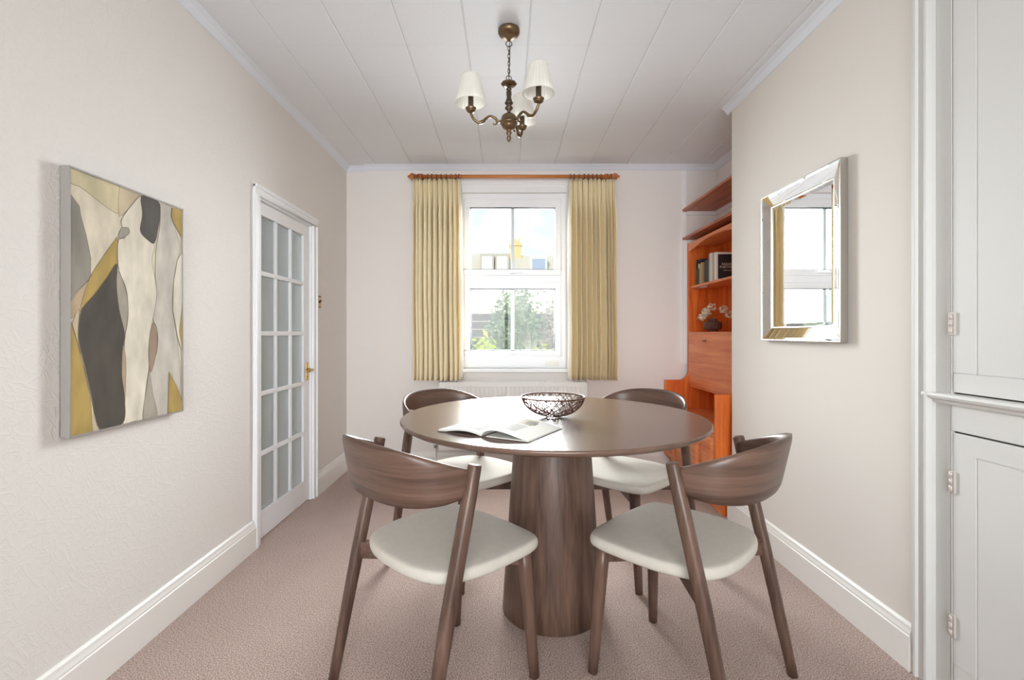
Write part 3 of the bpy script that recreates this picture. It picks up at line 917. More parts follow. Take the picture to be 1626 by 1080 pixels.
MB().box(0.002,PW+0.004,-0.003,PH+0.003,0.0004,0.0022).build('cover', 'cover', mag)
MB().box(0.02,PW,0.001,PH-0.001,0.0022,0.0052).build('lower_pages', 'paper', mag)
def patch(fn, u0, u1, y0, y1, mat, par, name):
    mb = MB(); mb.grid(lambda a,b: (fn(u0+(u1-u0)*a)[0], y0+(y1-y0)*b, fn(u0+(u1-u0)*a)[1]+0.0006), 9, 2)
    mb.build(name, mat, par, recalc=False)
patch(rightp, 0.30, 0.62, 0.150, 0.225, 'print_gold', rp, 'printed_photo')
patch(rightp, 0.44, 0.66, 0.165, 0.205, 'print_dark', rp, 'printed_photo')
for k in range(9):
    patch(rightp, 0.22, 0.62, 0.040+k*0.011, 0.044+k*0.011, 'print_grey', rp, 'text_line')
patch(leftp, 0.15, 0.40, 0.03, 0.10, 'print_grey', lp, 'printed_photo')

# ------------------------------------------------------------------ painting
def art(zx, zy):
    x = 80+zx*0.43478; 
    def Yd(px): return 1.0/(804-px)
    xn, xf = 80+70*0.43478, 80+477*0.43478
    s = (Yd(x)-Yd(xn))/(Yd(xf)-Yd(xn))
    q = (x-xn)/(xf-xn)
    top = 45+(200-45)*q; bot = 1045+(943-1045)*q
    return min(1,max(0,s)), min(1,max(0,1-(zy-top)/(bot-top)))
PY0, PY1, PZ0, PZ1 = 1.482, 2.005, 0.838, 1.672
pic = tag(empty('painting', (XL, (PY0+PY1)/2, PZ0)), 'abstract painting of beige, grey and ochre figures on the left wall', 'painting')
W_, H_ = PY1-PY0, PZ1-PZ0
fr = MB()
for (y0,y1,z0,z1) in ((-W_/2,W_/2,0,0.005),(-W_/2,W_/2,H_-0.005,H_),(-W_/2,-W_/2+0.005,0.005,H_-0.005),(W_/2-0.005,W_/2,0.005,H_-0.005)):
    fr.box(0.002,0.030,y0,y1,z0,z1)
fr.build('frame', 'frame_grey', pic, 0.001)
def paint(name, rgb):
    m, n, l, b = new_mat(name)
    tc = n.new('ShaderNodeTexCoord')
    mp = n.new('ShaderNodeMapping'); mp.inputs['Scale'].default_value = (1,1,0.45)
    n1 = n.new('ShaderNodeTexNoise'); n1.inputs['Scale'].default_value = 14; n1.inputs['Detail'].default_value = 8
    l.new(tc.outputs['Object'], mp.inputs[0]); l.new(mp.outputs[0], n1.inputs['Vector'])
    mx = n.new('ShaderNodeMix'); mx.data_type = 'RGBA'
    c = lin(*rgb)
    mx.inputs['A'].default_value = tuple(v*0.80 for v in c[:3])+(1,)
    mx.inputs['B'].default_value = tuple(min(1,v*1.10) for v in c[:3])+(1,)
    mr = n.new('ShaderNodeMapRange'); mr.inputs['From Min'].default_value = 0.36; mr.inputs['From Max'].default_value = 0.64
    l.new(n1.outputs['Fac'], mr.inputs[0]); l.new(mr.outputs[0], mx.inputs['Factor']); l.new(mx.outputs['Result'], b.inputs['Base Color'])
    b.inputs['Roughness'].default_value = 0.75
    b.inputs['Specular IOR Level'].default_value = 0.2
    return m
cols = {'base': (222,212,190), 'sand': (210,199,164), 'grey': (152,147,136), 'peach': (204,188,160), 'mid': (172,164,150), 'gold': (182,156,92),
        'tan': (190,168,138), 'dark': (86,80,72), 'cream': (230,222,204), 'pale': (204,198,186), 'brown': (162,140,122), 'line': (112,98,82), 'hair': (92,88,83)}
names = list(cols)
for k in names: M['art_'+k] = paint('canvas_'+k, cols[k])
shapes = [
 ('base', [(70,45),(477,200),(477,943),(70,1045)], False),
 ('sand', [(72,46),(160,80),(250,115),(252,160),(248,215),(200,190),(150,150),(110,120),(72,100)], True),
 ('peach', [(250,118),(328,150),(300,185),(262,220),(249,228),(246,180)], False),
 ('grey', [(70,140),(105,190),(110,225),(130,300),(146,380),(146,455),(100,500),(70,540)], False),
 ('tan', [(147,455),(130,510),(112,575),(70,612),(70,545),(105,500)], False),
 ('peach', [(104,570),(102,640),(112,740),(135,850),(160,960),(178,1016),(150,1024),(135,880),(105,720),(78,625),(90,590)], False),
 ('gold', [(243,310),(242,400),(205,460),(165,515),(112,570),(125,505),(150,440),(195,370),(230,320)], True),
 ('gold', [(72,615),(95,690),(120,790),(145,910),(152,1025),(70,1045)], False),
 ('pale', [(388,168),(435,190),(438,230),(458,290),(470,345),(452,440),(443,560),(455,640),(466,740),(470,870),(440,945),(385,966),(362,900),(357,800),(385,730),(388,650),(372,600),(386,520),(380,440),(384,340),(396,270),(398,210)], True),
 ('mid', [(244,430),(270,490),(281,570),(268,665),(250,580),(240,490)], True),
 ('cream', [(328,152),(332,220),(325,278),(345,308),(375,332),(368,390),(379,460),(385,520),(372,600),(360,680),(357,780),(345,870),(336,975),(300,985),(262,993),(270,900),(272,780),(268,690),(281,600),(275,500),(247,420),(245,320),(270,305),(262,270),(257,240),(290,190)], True),
 ('mid', [(262,268),(282,270),(285,288),(266,303),(247,306),(250,285)], True),
 ('tan', [(262,690),(272,760),(272,850),(266,940),(258,820)], True),
 ('dark', [(240,402),(200,460),(160,515),(115,570),(103,630),(102,690),(122,770),(150,900),(180,1016),(262,992),(268,900),(256,800),(262,710),(268,660),(248,570),(238,480)], True),
 ('hair', [(330,150),(388,169),(398,205),(390,270),(375,325),(345,305),(325,275),(333,220)], True),
 ('brown', [(372,620),(387,680),(380,745),(362,805),(355,730),(360,665)], True),
 ('mid', [(357,805),(370,880),(385,966),(336,978),(345,880)], True),
 ('cream', [(477,360),(460,385),(446,470),(443,570),(462,680),(477,720)], False),
 ('gold', [(430,800),(455,850),(477,905),(477,943),(425,954)], False),
 ('gold', [(440,193),(477,203),(477,305),(455,265),(438,225)], False),
 ('gold', [(477,545),(466,650),(477,720)], False),
]
cv = MB(); layer = 0
for (col, pts, smooth) in shapes:
    poly = [art(*p) for p in pts]
    poly = catmull(poly, True, 6) if smooth else poly
    poly = [(min(1,max(0,a)), min(1,max(0,b))) for a,b in poly]
    P3 = [((s-0.5)*(W_-0.010), 0.005+t_*(H_-0.010)) for s,t_ in poly]
    x = 0.0262+layer*0.00012
    n = len(P3)
    cv.add([(x,p[0],p[1]) for p in P3], [tuple(range(n))], names.index(col))
    if layer:
        hw = 0.0007
        vs = []
        for i in range(n):
            d = Vector(P3[(i+1)%n])-Vector(P3[i-1])
            d = d.normalized() if d.length > 1e-9 else Vector((1,0))
            nn = Vector((-d.y,d.x))*hw
            vs += [(x+0.00005,P3[i][0]+nn.x,P3[i][1]+nn.y),(x+0.00005,P3[i][0]-nn.x,P3[i][1]-nn.y)]
        cv.add(vs, [(2*i,2*i+1,(2*((i+1)%n))+1,2*((i+1)%n)) for i in range(n)], names.index('line'))
    layer += 1
cvo = cv.build('canvas', ['art_'+k for k in names], pic, recalc=False)
bm = bmesh.new(); bm.from_mesh(cvo.data)
for f in bm.faces:
    f.normal_update()
    if f.normal.x < 0: f.normal_flip()
bmesh.ops.triangulate(bm, faces=[f for f in bm.faces if len(f.verts) > 4], ngon_method='EAR_CLIP')
bm.to_mesh(cvo.data); bm.free()
MB().box(0.004,0.026,-W_/2+0.005,W_/2-0.005,0.005,H_-0.005).build('stretcher', 'book_cream', pic)

# ------------------------------------------------------------------ mirror
MY0, MY1, MZ0, MZ1 = 1.992, 2.612, 1.122, 1.881
mir = tag(empty('wall_mirror', (XR, (MY0+MY1)/2, MZ0)), 'rectangular silver-edged wall mirror with slanting glass borders on the chimney breast', 'mirror')
mw, mh = MY1-MY0, MZ1-MZ0
s = MB(); xo = -0.032
for (y0,y1,z0,z1) in ((-mw/2,mw/2,0,0.006),(-mw/2,mw/2,mh-0.006,mh),(-mw/2,-mw/2+0.006,0.006,mh-0.006),(mw/2-0.006,mw/2,0.006,mh-0.006)):
    s.box(xo,-0.001,y0,y1,z0,z1)
s.build('outer_edge', 'mirror_edge', mir, 0.001)
fw = 0.068; xi = -0.010
O = [(-mw/2+0.006,0.006),(mw/2-0.006,0.006),(mw/2-0.006,mh-0.006),(-mw/2+0.006,mh-0.006)]
I = [(-mw/2+fw,fw),(mw/2-fw,fw),(mw/2-fw,mh-fw),(-mw/2+fw,mh-fw)]
for k in range(4):
    k2 = (k+1)%4
    # each strip has a narrow bevel at both long edges
    def lerp(t, dx):
        a = [O[k][q]+(I[k][q]-O[k][q])*t for q in (0,1)]; b = [O[k2][q]+(I[k2][q]-O[k2][q])*t for q in (0,1)]
        x = (xo+0.002)+(xi-(xo+0.002))*t+dx
        return (x,a[0],a[1]), (x,b[0],b[1])
    vs = []
    for (t_,dx) in ((0,0),(0.12,-0.0012),(0.88,-0.0012),(1,0)): vs += list(lerp(t_,dx))
    mb = MB(); mb.add(vs, [(0,1,3,2),(2,3,5,4),(4,5,7,6)])
    vs2 = [(p[0]+0.003,p[1],p[2]) for p in vs]
    mb.add(vs2, [(2,3,1,0),(4,5,3,2),(6,7,5,4)])
    mb.build('mirror_strip', 'mirror', mir, recalc=False)
b = MB()
for (y0,y1,z0,z1) in ((-mw/2+fw-0.004,mw/2-fw+0.004,fw-0.004,fw+0.002),(-mw/2+fw-0.004,mw/2-fw+0.004,mh-fw-0.002,mh-fw+0.004),
                      (-mw/2+fw-0.004,-mw/2+fw+0.002,fw,mh-fw),(mw/2-fw-0.002,mw/2-fw+0.004,fw,mh-fw)):
    b.box(xi-0.003,xi+0.004,y0,y1,z0,z1)
b.build('inner_bead', 'mirror_edge', mir, 0.001)
g = MB()
a0 = [(-mw/2+fw,fw),(mw/2-fw,fw),(mw/2-fw,mh-fw),(-mw/2+fw,mh-fw)]
a1 = [(-mw/2+fw+0.018,fw+0.018),(mw/2-fw-0.018,fw+0.018),(mw/2-fw-0.018,mh-fw-0.018),(-mw/2+fw+0.018,mh-fw-0.018)]
vs = [(xi+0.0015,)+p for p in a0]+[(xi,)+p for p in a1]
g.add(vs, [(4,5,6,7)]+[(k,(k+1)%4,4+(k+1)%4,4+k) for k in range(4)])
g.box(xi+0.002,-0.001,-mw/2+fw,mw/2-fw,fw,mh-fw)
g.build('mirror_glass', 'mirror', mir, recalc=False)

# ------------------------------------------------------------------ chandelier
CXc, CYc = 0.012, 2.268
ch = tag(empty('chandelier', (CXc, CYc, ZC)), 'antique brass three-arm chandelier with pleated white shades', 'chandelier')
def zz(y): return CH+(529-y)/344.2-ZC        # helper: drop below the ceiling
c = MB().lathe([(0.001,0),(0.048,0),(0.0505,-0.004),(0.0505,-0.017),(0.047,-0.021),(0.045,-0.026),(0.024,-0.027),(0.020,-0.034),(0.012,-0.040),(0.008,-0.052),(0.001,-0.056)], seg=32, cap=False)
c.build('ceiling_rose', 'antique_brass', ch)
def torus(cz, ra, rz, rot, r=0.0018):
    mb = MB(); n = 16
    pts = [(ra*math.cos(2*math.pi*k/n)*math.cos(rot), ra*math.cos(2*math.pi*k/n)*math.sin(rot), cz+rz*math.sin(2*math.pi*k/n)) for k in range(n)]
    return mb.tube(pts, r, 6, closed=True)
torus(-0.068, 0.014, 0.014, 0.1, 0.0022).build('chain_ring', 'dark_brass', ch)
zt, zb = -0.080, -0.222
nl = 8
for k in range(nl):
    z = zt-(k+0.5)*(zt-zb)/nl
    torus(z, 0.0052, 0.0125, (0.2 if k % 2 == 0 else 1.75), 0.0016).build('chain_link', 'dark_brass', ch)
torus(-0.228, 0.013, 0.012, 0.3, 0.0020).build('chain_ring', 'dark_brass', ch)
MB().tube([(0.003,0,-0.055),(0.005,0.002,-0.12),(0.002,-0.002,-0.18),(0,0,-0.24)],0.0016,6).build('flex', 'dark_brass', ch)
col = MB().lathe([(0.001,-0.236),(0.006,-0.238),(0.012,-0.243),(0.030,-0.247),(0.037,-0.252),(0.036,-0.258),(0.024,-0.265),(0.010,-0.268),(0.007,-0.272)], seg=8, cap=False, sm=False)
col.build('top_disc', 'antique_brass', ch)
st = MB().lathe([(0.006,-0.270),(0.013,-0.276),(0.012,-0.282),(0.007,-0.286),(0.012,-0.290),(0.012,-0.304),(0.010,-0.318),(0.017,-0.338),(0.020,-0.344),(0.016,-0.350),(0.008,-0.353),(0.018,-0.364),(0.018,-0.370),(0.008,-0.380),(0.007,-0.386),(0.010,-0.392),(0.024,-0.398)], seg=12, cap=False)
st.build('stem', 'dark_brass', ch)
bd = MB().lathe([(0.010,-0.392),(0.022,-0.396),(0.030,-0.402),(0.036,-0.412),(0.036,-0.430),(0.040,-0.432),(0.040,-0.440),(0.034,-0.442),(0.032,-0.452),(0.026,-0.462),(0.018,-0.467),(0.012,-0.470),(0.010,-0.476),(0.013,-0.482),(0.011,-0.488),(0.006,-0.494),(0.010,-0.504),(0.009,-0.514),(0.004,-0.522),(0.001,-0.526)], seg=24, cap=False)
bd.build('body', 'antique_brass', ch)
RA = 0.178
first_arm = None
for ang in (68, 190, 317):
    a = R(ang)
    pr = catmull([(0.034,-0.430),(0.052,-0.432),(0.066,-0.418),(0.088,-0.412),(0.108,-0.424),(0.124,-0.440),(0.146,-0.444),(0.166,-0.428),(0.176,-0.408),(RA,-0.398)], False, 5)
    pts = [(r*math.cos(a), r*math.sin(a), z) for r,z in pr]
    n = len(pts)
    arm = MB().tube(pts, [0.0062+0.0025*math.exp(-((i/n-0.55)/0.06)**2) for i in range(n)], 10)
    cu = catmull([(0.060,-0.424),(0.056,-0.440),(0.066,-0.450),(0.074,-0.444)], False, 5)
    arm.tube([(r*math.cos(a), r*math.sin(a), z) for r,z in cu], 0.004, 8)
    ao = arm.build('arm', 'antique_brass', ch)
    cc = (RA*math.cos(a), RA*math.sin(a), -0.034)
    MB().lathe([(0.006,-0.370),(0.014,-0.366),(0.020,-0.361),(0.021,-0.357),(0.018,-0.355),(0.025,-0.350),(0.025,-0.347),(0.014,-0.344),(0.001,-0.343)], cc, 20, cap=False).build('drip_cup', 'antique_brass', ao)
    MB().lathe([(0.0125,-0.342),(0.0125,-0.285),(0.001,-0.285)], cc, 16, cap=False).build('candle_tube', 'dark_brass', ao)
    MB().lathe([(0.008,-0.285),(0.016,-0.262),(0.014,-0.245),(0.001,-0.232)], cc, 14, cap=False).build('bulb', 'book_white', ao)
    sh = MB(); nseg = 120
    def S(u, v, off=0.0):
        rr = 0.071-0.030*v + 0.0011*math.cos(2*math.pi*u*28) + off
        return (cc[0]+rr*math.cos(2*math.pi*u), cc[1]+rr*math.sin(2*math.pi*u), cc[2]-0.324+0.124*v)
    sh.grid(lambda u,v: S(u,v), nseg, 6, closed_u=True)
    so = sh.build('lamp_shade', 'shade', ao, recalc=False)
    for v_ in (0.0, 1.0):
        MB().tube([S(k/48.0, v_) for k in range(48)], 0.0022, 6, closed=True).build('shade_trim', 'shade', ao)

# ------------------------------------------------------------------ light switch
sw = tag(empty('light_switch', (XL, 3.525, 1.387)), 'small brass light switch on the wall beside the glazed door', 'switch')
MB().box(0.0,0.006,-0.033,0.033,-0.046,0.046).build('switch_plate', 'brass', sw, 0.002)
for z in (-0.041, 0.033): MB().box(0.006,0.0075,-0.030,0.030,z,z+0.008).build('plate_moulding', 'antique_brass', sw)
MB().tube([(0.006,0,0),(0.014,0,0.003),(0.020,0,0.010)],[0.009,0.006,0.005],10).build('toggle', 'keyhole', sw)

# ------------------------------------------------------------------ teak wall bureau in the alcove
YN, YFAR = 3.075, 4.075
UX, LX = 1.519, 1.322         # upper and lower front planes
bu = tag(empty('wall_bureau', (1.55, (YN+YFAR)/2, 0)), 'orange teak wall bureau with drop front and drawers in the alcove', 'bureau')
BO = Vector((1.55, (YN+YFAR)/2, 0))
def bpart(mb, name, mat, par=bu, bevel=0.0015):
    mb.v = [tuple(Vector(p)-BO) for p in mb.v]
    return mb.build(name, mat, par, bevel)
back = XA-0.004
def end_profile():
    pts = [(back,0.0),(LX+0.05,0.0),(LX+0.05,0.115),(LX,0.150),(LX,0.770)]
    for k in range(0,9):                      # concave sweep into the upper half
        a = R(90*k/8)
        pts.append((LX+0.115+0.082*math.sin(a), 0.852-0.082*math.cos(a)))
    pts += [(UX,0.90),(UX,1.905),(back,1.905)]
    return pts
for (y0,y1) in ((YN,YN+0.022),(YFAR-0.022,YFAR)):
    m_ = MB(); m_.prism(end_profile(), 'Y', y0, y1)
    bpart(m_, 'end_panel', 'teak_z', bevel=0.003)
yi0, yi1 = YN+0.022, YFAR-0.022
bpart(MB().box(back-0.012,back,yi0,yi1,0.1,1.90), 'back_panel', 'teak_z')
bpart(MB().box(UX+0.004,back-0.012,yi0,yi1,1.882,1.905), 'top_board', 'teak_y')
# arched top rail
pts = [(yi0,1.905),(yi1,1.905)]
for k in range(13):
    t_ = k/12; y = yi1+(yi0-yi1)*t_
    pts.append((y, 1.835+0.045*math.sin(math.pi*t_)))
bpart(MB().prism(pts, 'X', UX-0.002, UX+0.018), 'arched_rail', 'teak_y')
sh_ = bpart(MB().box(UX+0.018,back-0.012,yi0,yi1,1.533,1.551), 'book_shelf', 'teak_y')
bpart(MB().box(UX+0.05,UX+0.06,yi1-0.25,yi1-0.005,1.523,1.533), 'shelf_lamp_strip', 'chrome', sh_, 0)  # unlit chrome lamp strip under the book shelf
bpart(MB().box(UX+0.004,back-0.012,yi0,yi1,1.150,1.170), 'desk_top', 'teak_y')
fl = bpart(MB().box(UX-0.004,UX+0.014,yi0+0.002,yi1-0.002,0.738,1.166), 'drop_front', 'teak_y', bevel=0.003)
ky = 3.70
k_ = MB().tube([(UX-0.004,ky,1.10),(UX-0.007,ky,1.10)],0.012,14)
bpart(k_, 'key_plate', 'brass', fl, 0)
bpart(MB().box(UX-0.009,UX-0.006,ky-0.002,ky+0.002,1.09,1.106).box(UX-0.03,UX-0.006,ky-0.0015,ky+0.0015,1.097,1.103), 'key', 'keyhole', fl, 0)
bpart(MB().box(UX+0.01,back-0.012,yi0,yi1,0.715,0.737), 'desk_floor', 'teak_y')
bpart(MB().box(LX+0.006,back-0.012,yi0,yi1,0.515,0.535), 'niche_floor', 'teak_y')
bpart(MB().box(LX+0.02,LX+0.035,yi0,yi1,0.14,0.515).box(LX+0.05,LX+0.07,yi0,yi1,0.0,0.14), 'front_frame', 'teak_y')
nd = 4; dw = (yi1-yi0)/nd
for k in range(nd):
    y0 = yi0+k*dw+0.004; y1 = y0+dw-0.008
    d = MB()
    d.box(LX+0.006,LX+0.022,y0,y1,0.150,0.510)
    dr = bpart(d, 'drawer_door', 'teak_y', bevel=0.003)
    p_ = MB(); q = 0.028
    a_ = [(LX+0.006,y0+q,0.150+q),(LX+0.006,y1-q,0.150+q),(LX+0.006,y1-q,0.510-q),(LX+0.006,y0+q,0.510-q)]
    b_ = [(LX-0.006,y0+q+0.018,0.168+q),(LX-0.006,y1-q-0.018,0.168+q),(LX-0.006,y1-q-0.018,0.492-q),(LX-0.006,y0+q+0.018,0.492-q)]
    p_.add(a_+b_, [(4,5,6,7)]+[(i,(i+1)%4,4+(i+1)%4,4+i) for i in range(4)])
    bpart(p_, 'raised_panel', 'teak_y', dr, 0)

# shelves above, on white battens
for (z, lab) in ((2.186, 'red-brown teak shelf highest in the alcove'), (1.944, 'red-brown teak shelf just above the bureau')):
    o = tag(empty('alcove_shelf', (1.63, 3.56, z)), lab, 'shelf', 'shelves above the bureau')
    MB().box(-0.143,XA-1.63-0.001,-0.535,YB-3.56-0.001,0.0,0.018).build('board', 'teak_dark', o, 0.001)
    MB().box(-0.11,XA-1.63-0.001,YB-3.56-0.021,YB-3.56-0.001,-0.032,0.0).build('batten', 'white_paint', o, 0.002)
    MB().box(XA-1.63-0.022,XA-1.63-0.001,-0.5,YB-3.56-0.022,-0.032,0.0).build('batten', 'white_paint', o, 0.002)

st_ = MB()
for (z0, z1) in ((0.90, 1.942), (1.966, 2.184), (2.206, ZC-0.044)): st_.box(1.486, 1.519, YB-0.030 if z1 < 2 else YB-0.008, YB, z0, z1)
tag(st_.build('trim_8', 'white_paint', None, 0.002), 'white upright strip on the back wall beside the teak bureau', 'trim', kind='structure')

# books on the bureau shelf, spines to the room, covers to the camera
SZ = 1.551
def book(y0, y1, h, depth, mat, label, edge='book_white', x0=UX+0.028):
    o = tag(empty('book', (x0, (y0+y1)/2, SZ)), label, 'book', 'books on the bureau shelf')
    t_ = y1-y0; ct = min(0.003, t_*0.2)
    cvr = MB().box(0,depth,-t_/2,-t_/2+ct,0,h).box(0,depth,t_/2-ct,t_/2,0,h).box(0,ct,-t_/2+ct,t_/2-ct,0,h)
    cvr.build('cover', mat, o, 0.0008)
    MB().box(ct,depth-0.004,-t_/2+ct,t_/2-ct,0.003,h-0.003).build('page_block', edge, o)
    return o
bk = book(3.592, 3.622, 0.207, 0.205, 'book_white', 'book with black cover and white border lettered FASHION PORTFOLIO')
MB().box(0.014,0.200,-0.0156,-0.0148,0.010,0.192).build('cover_print', 'black', bk)
def lettering(txt, size, x, z, par, y=-0.0162):
    cu = bpy.data.curves.new('lettering', 'FONT'); cu.body = txt; cu.size = size; cu.align_x = 'CENTER'
    cu.extrude = 0.0001
    t_ = bpy.data.objects.new('lettering', cu); COL.objects.link(t_)
    bpy.context.view_layer.update()
    me = bpy.data.meshes.new_from_object(t_.evaluated_get(bpy.context.evaluated_depsgraph_get()))
    bpy.data.objects.remove(t_)
    me.materials.clear(); me.materials.append(M['book_text'])
    o = bpy.data.objects.new('lettering', me); COL.objects.link(o)
    o.parent = par; o.location = (x, y, z); o.rotation_euler = (R(90), 0, 0)
lettering('FASHION', 0.024, 0.092, 0.110, bk)
lettering('PORTFOLIO', 0.024, 0.092, 0.088, bk)
MB().box(0.055,0.083,-0.0163,-0.0157,0.070,0.0735).box(0.090,0.130,-0.0163,-0.0157,0.070,0.0735).build('cover_rule', 'book_text', bk)
book(3.624, 3.652, 0.213, 0.21, 'book_grey', 'pale grey tall book directly behind the black-covered book')
book(3.654, 3.676, 0.213, 0.21, 'book_cream', 'cream tall book third from the black-covered book')
book(3.678, 3.696, 0.215, 0.21, 'book_white', 'thin white tall book fourth along the shelf')
book(3.698, 3.722, 0.216, 0.21, 'book_grey', 'warm grey tall book next to the charcoal one')
book(3.726, 3.80, 0.176, 0.17, 'charcoal', 'thick charcoal cloth book with a low spine')
book(3.86, 3.878, 0.170, 0.17, 'book_gold', 'thin ochre book left of the charcoal book')
book(3.882, 3.900, 0.160, 0.16, 'book_grey', 'small grey book leftmost but for the black box file')
bx = tag(empty('box_file', (UX+0.03, 3.935, SZ)), 'black open box file at the far end of the bureau shelf', 'box file')
MB().box(0,0.20,-0.032,-0.029,0,0.205).box(0,0.20,0.029,0.032,0,0.205).box(0.197,0.20,-0.029,0.029,0,0.205).box(0,0.197,-0.029,0.029,0,0.003).box(0,0.003,-0.029,0.029,0,0.13).build('case', 'black', bx)
MB().box(0.01,0.18,-0.02,0.02,0.003,0.17).build('papers', 'book_cream', bx)

# vase with dried white flowers
VX, VY, VZ = 1.63, 3.845, 1.170
va = tag(empty('ribbed_vase', (VX, VY, VZ)), 'smoky brown ribbed glass vase on the bureau', 'vase')
prof = [(0.001,0.0),(0.036,0.0),(0.038,0.006),(0.036,0.012),(0.058,0.018),(0.066,0.026),(0.068,0.050),(0.066,0.072),(0.058,0.080),(0.036,0.084),(0.034,0.096),(0.038,0.104)]
inner = [(r-0.003, z) for r,z in prof[::-1] if z > 0.015]+[(0.001,0.016)]
v = MB()
seg = 72
vs = []; pp = prof+inner
for (r,z) in pp:
    for k in range(seg):
        a = 2*math.pi*k/seg
        rr = r*(1+0.03*math.cos(a*18)) if 0.015 < z < 0.09 and r > 0.03 else r
        vs.append((rr*math.cos(a), rr*math.sin(a), z))
v.add(vs, [(i*seg+k, i*seg+(k+1)%seg, (i+1)*seg+(k+1)%seg, (i+1)*seg+k) for i in range(len(pp)-1) for k in range(seg)], 0, True)
v.build('body', 'vase', va)
MB().lathe([(0.001,0.0155),(0.047,0.0165),(0.058,0.036),(0.061,0.05),(0.001,0.051)], seg=24, cap=False).build('water', 'glass', va)
fl_spec = [((-0.075,0.03,0.095),0.034,'low white flower head nearest the far end panel of the bureau'),
           ((-0.060,-0.02,0.135),0.040,'white flower head directly above the left half of the ribbed vase'),
           ((-0.010,-0.01,0.175),0.036,'topmost white flower head above the ribbed vase'),
           ((0.015,-0.16,0.150),0.036,'white flower head reaching right of the vase, higher of two'),
           ((-0.030,0.06,0.145),0.032,'small white flower head behind the left cluster'),
           ((0.040,-0.22,0.105),0.036,'drooping white flower head nearest the chimney breast edge')]
rnd = random.Random(4)
for (p, r, lab) in fl_spec:
    o = tag(empty('flower_stem', (VX, VY, VZ+0.02)), lab, 'flower', 'dried flowers in the vase')
    P0 = Vector((rnd.uniform(-0.012,0.012), rnd.uniform(-0.012,0.012), 0.0)); P2 = Vector(p)
    P1 = Vector((P0.x*1.4, P0.y*1.4, 0.085))
    pts = catmull([tuple(P0), tuple(P1), tuple((P1+P2)/2+Vector((0,0,0.02))), tuple(P2)], False, 5)
    MB().tube(pts, 0.0016, 6).build('stem', 'stem', o)
    bl = MB()
    for k in range(46):
        th = rnd.uniform(0,2*math.pi); cz = rnd.uniform(-1,1); sr = math.sqrt(1-cz*cz)
        d = Vector((sr*math.cos(th), sr*math.sin(th), cz*0.8)); c_ = P2+d*r*rnd.uniform(0.6,1.0)
        # four-petalled floret, cupped
        q = d.to_track_quat('Z','Y').to_matrix(); sp = rnd.uniform(0,1.5); pr_ = rnd.uniform(0.008,0.012)
        for m4 in range(4):
            a = sp+m4*math.pi/2
            l4 = [Vector((0,0,0)), Vector((math.cos(a-0.6)*pr_*0.7, math.sin(a-0.6)*pr_*0.7, 0.002)), Vector((math.cos(a)*pr_, math.sin(a)*pr_, 0.004)), Vector((math.cos(a+0.6)*pr_*0.7, math.sin(a+0.6)*pr_*0.7, 0.002))]
            bl.add([c_+q@x for x in l4], [(0,1,2,3)])
    bl.build('blossom', 'petal', o, recalc=False)

# ------------------------------------------------------------------ garden and terrace beyond the window
M['lawn'] = plain('garden_ground', lin(150, 150, 120), 0.95, vary=0.3)
M['leaf_pale'] = leaf_mat('leaf_pale', lin(146, 160, 130), 0.6)
M['leaf_yellow'] = leaf_mat('leaf_yellow', lin(176, 188, 84), 0.4)
M['leaf_dark'] = leaf_mat('leaf_dark', lin(60, 98, 70), 0.5)
M['blade'] = leaf_mat('grass_blade', lin(205, 200, 180), 0.2)
M['leaf_grey'] = leaf_mat('leaf_grey', lin(172, 160, 148), 0.45)
M['twig'] = plain('twig', lin(150, 132, 118), 0.9)
M['fence_wood'] = plain('weathered_fence', lin(98, 92, 88), 0.85, vary=0.25)
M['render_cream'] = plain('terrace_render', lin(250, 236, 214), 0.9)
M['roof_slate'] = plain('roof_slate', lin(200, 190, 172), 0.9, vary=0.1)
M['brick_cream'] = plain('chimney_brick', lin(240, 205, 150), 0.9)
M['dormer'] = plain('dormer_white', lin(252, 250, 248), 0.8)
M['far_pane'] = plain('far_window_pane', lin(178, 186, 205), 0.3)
tag(MB().box(-40,40,YB+0.35,60,-0.5,-0.35).build('ground', 'lawn'), 'garden ground beyond the window', 'ground', kind='structure')

def leaves(mb, n, c, r, size, rnd, shell=0.55, long=1.0):
    for _ in range(n):
        th = rnd.uniform(0,2*math.pi); cz = rnd.uniform(-1,1); sr = math.sqrt(1-cz*cz)
        k = rnd.uniform(shell,1.0)*(1+0.18*math.sin(5*th+3*cz)+0.12*math.sin(9*th-4*cz))
        p = Vector((c[0]+r[0]*k*sr*math.cos(th), c[1]+r[1]*k*sr*math.sin(th), c[2]+r[2]*k*cz))
        if p.z < -0.34: continue
        d = Vector((rnd.gauss(0,1),rnd.gauss(0,1),rnd.gauss(0,0.8))).normalized()
        e = d.cross(Vector((rnd.gauss(0,1),rnd.gauss(0,1),rnd.gauss(0,1)))).normalized()
        s = size*rnd.uniform(0.6,1.3)
        mb.add([p-d*s*long, p+e*s*0.45, p+d*s*long, p-e*s*0.45], [(0,1,2,3)])
def bush(name, label, c, r, n, size, mat, seed, stems=6, grp=None, cat='bush', long=1.0):
    rnd = random.Random(seed)
    o = tag(empty(name, (c[0], c[1], -0.35)), label, cat, grp)
    mb = MB(); leaves(mb, n, (0,0,c[2]+0.35), r, size, rnd, long=long)
    mb.v = [p for p in mb.v]
    f = mb.build('foliage', mat, o, recalc=False); f['kind'] = 'stuff'
    st = MB()
    for k in range(stems):
        a = rnd.uniform(0,6.28); e = Vector((r[0]*0.6*math.cos(a), r[1]*0.6*math.sin(a), (c[2]+0.35)+r[2]*0.4))
        st.tube([(0,0,0), tuple(e*0.5+Vector((0,0,0.1))), tuple(e)], [0.03,0.02,0.008], 6)
    st.build('branches', 'twig', o)
    return o
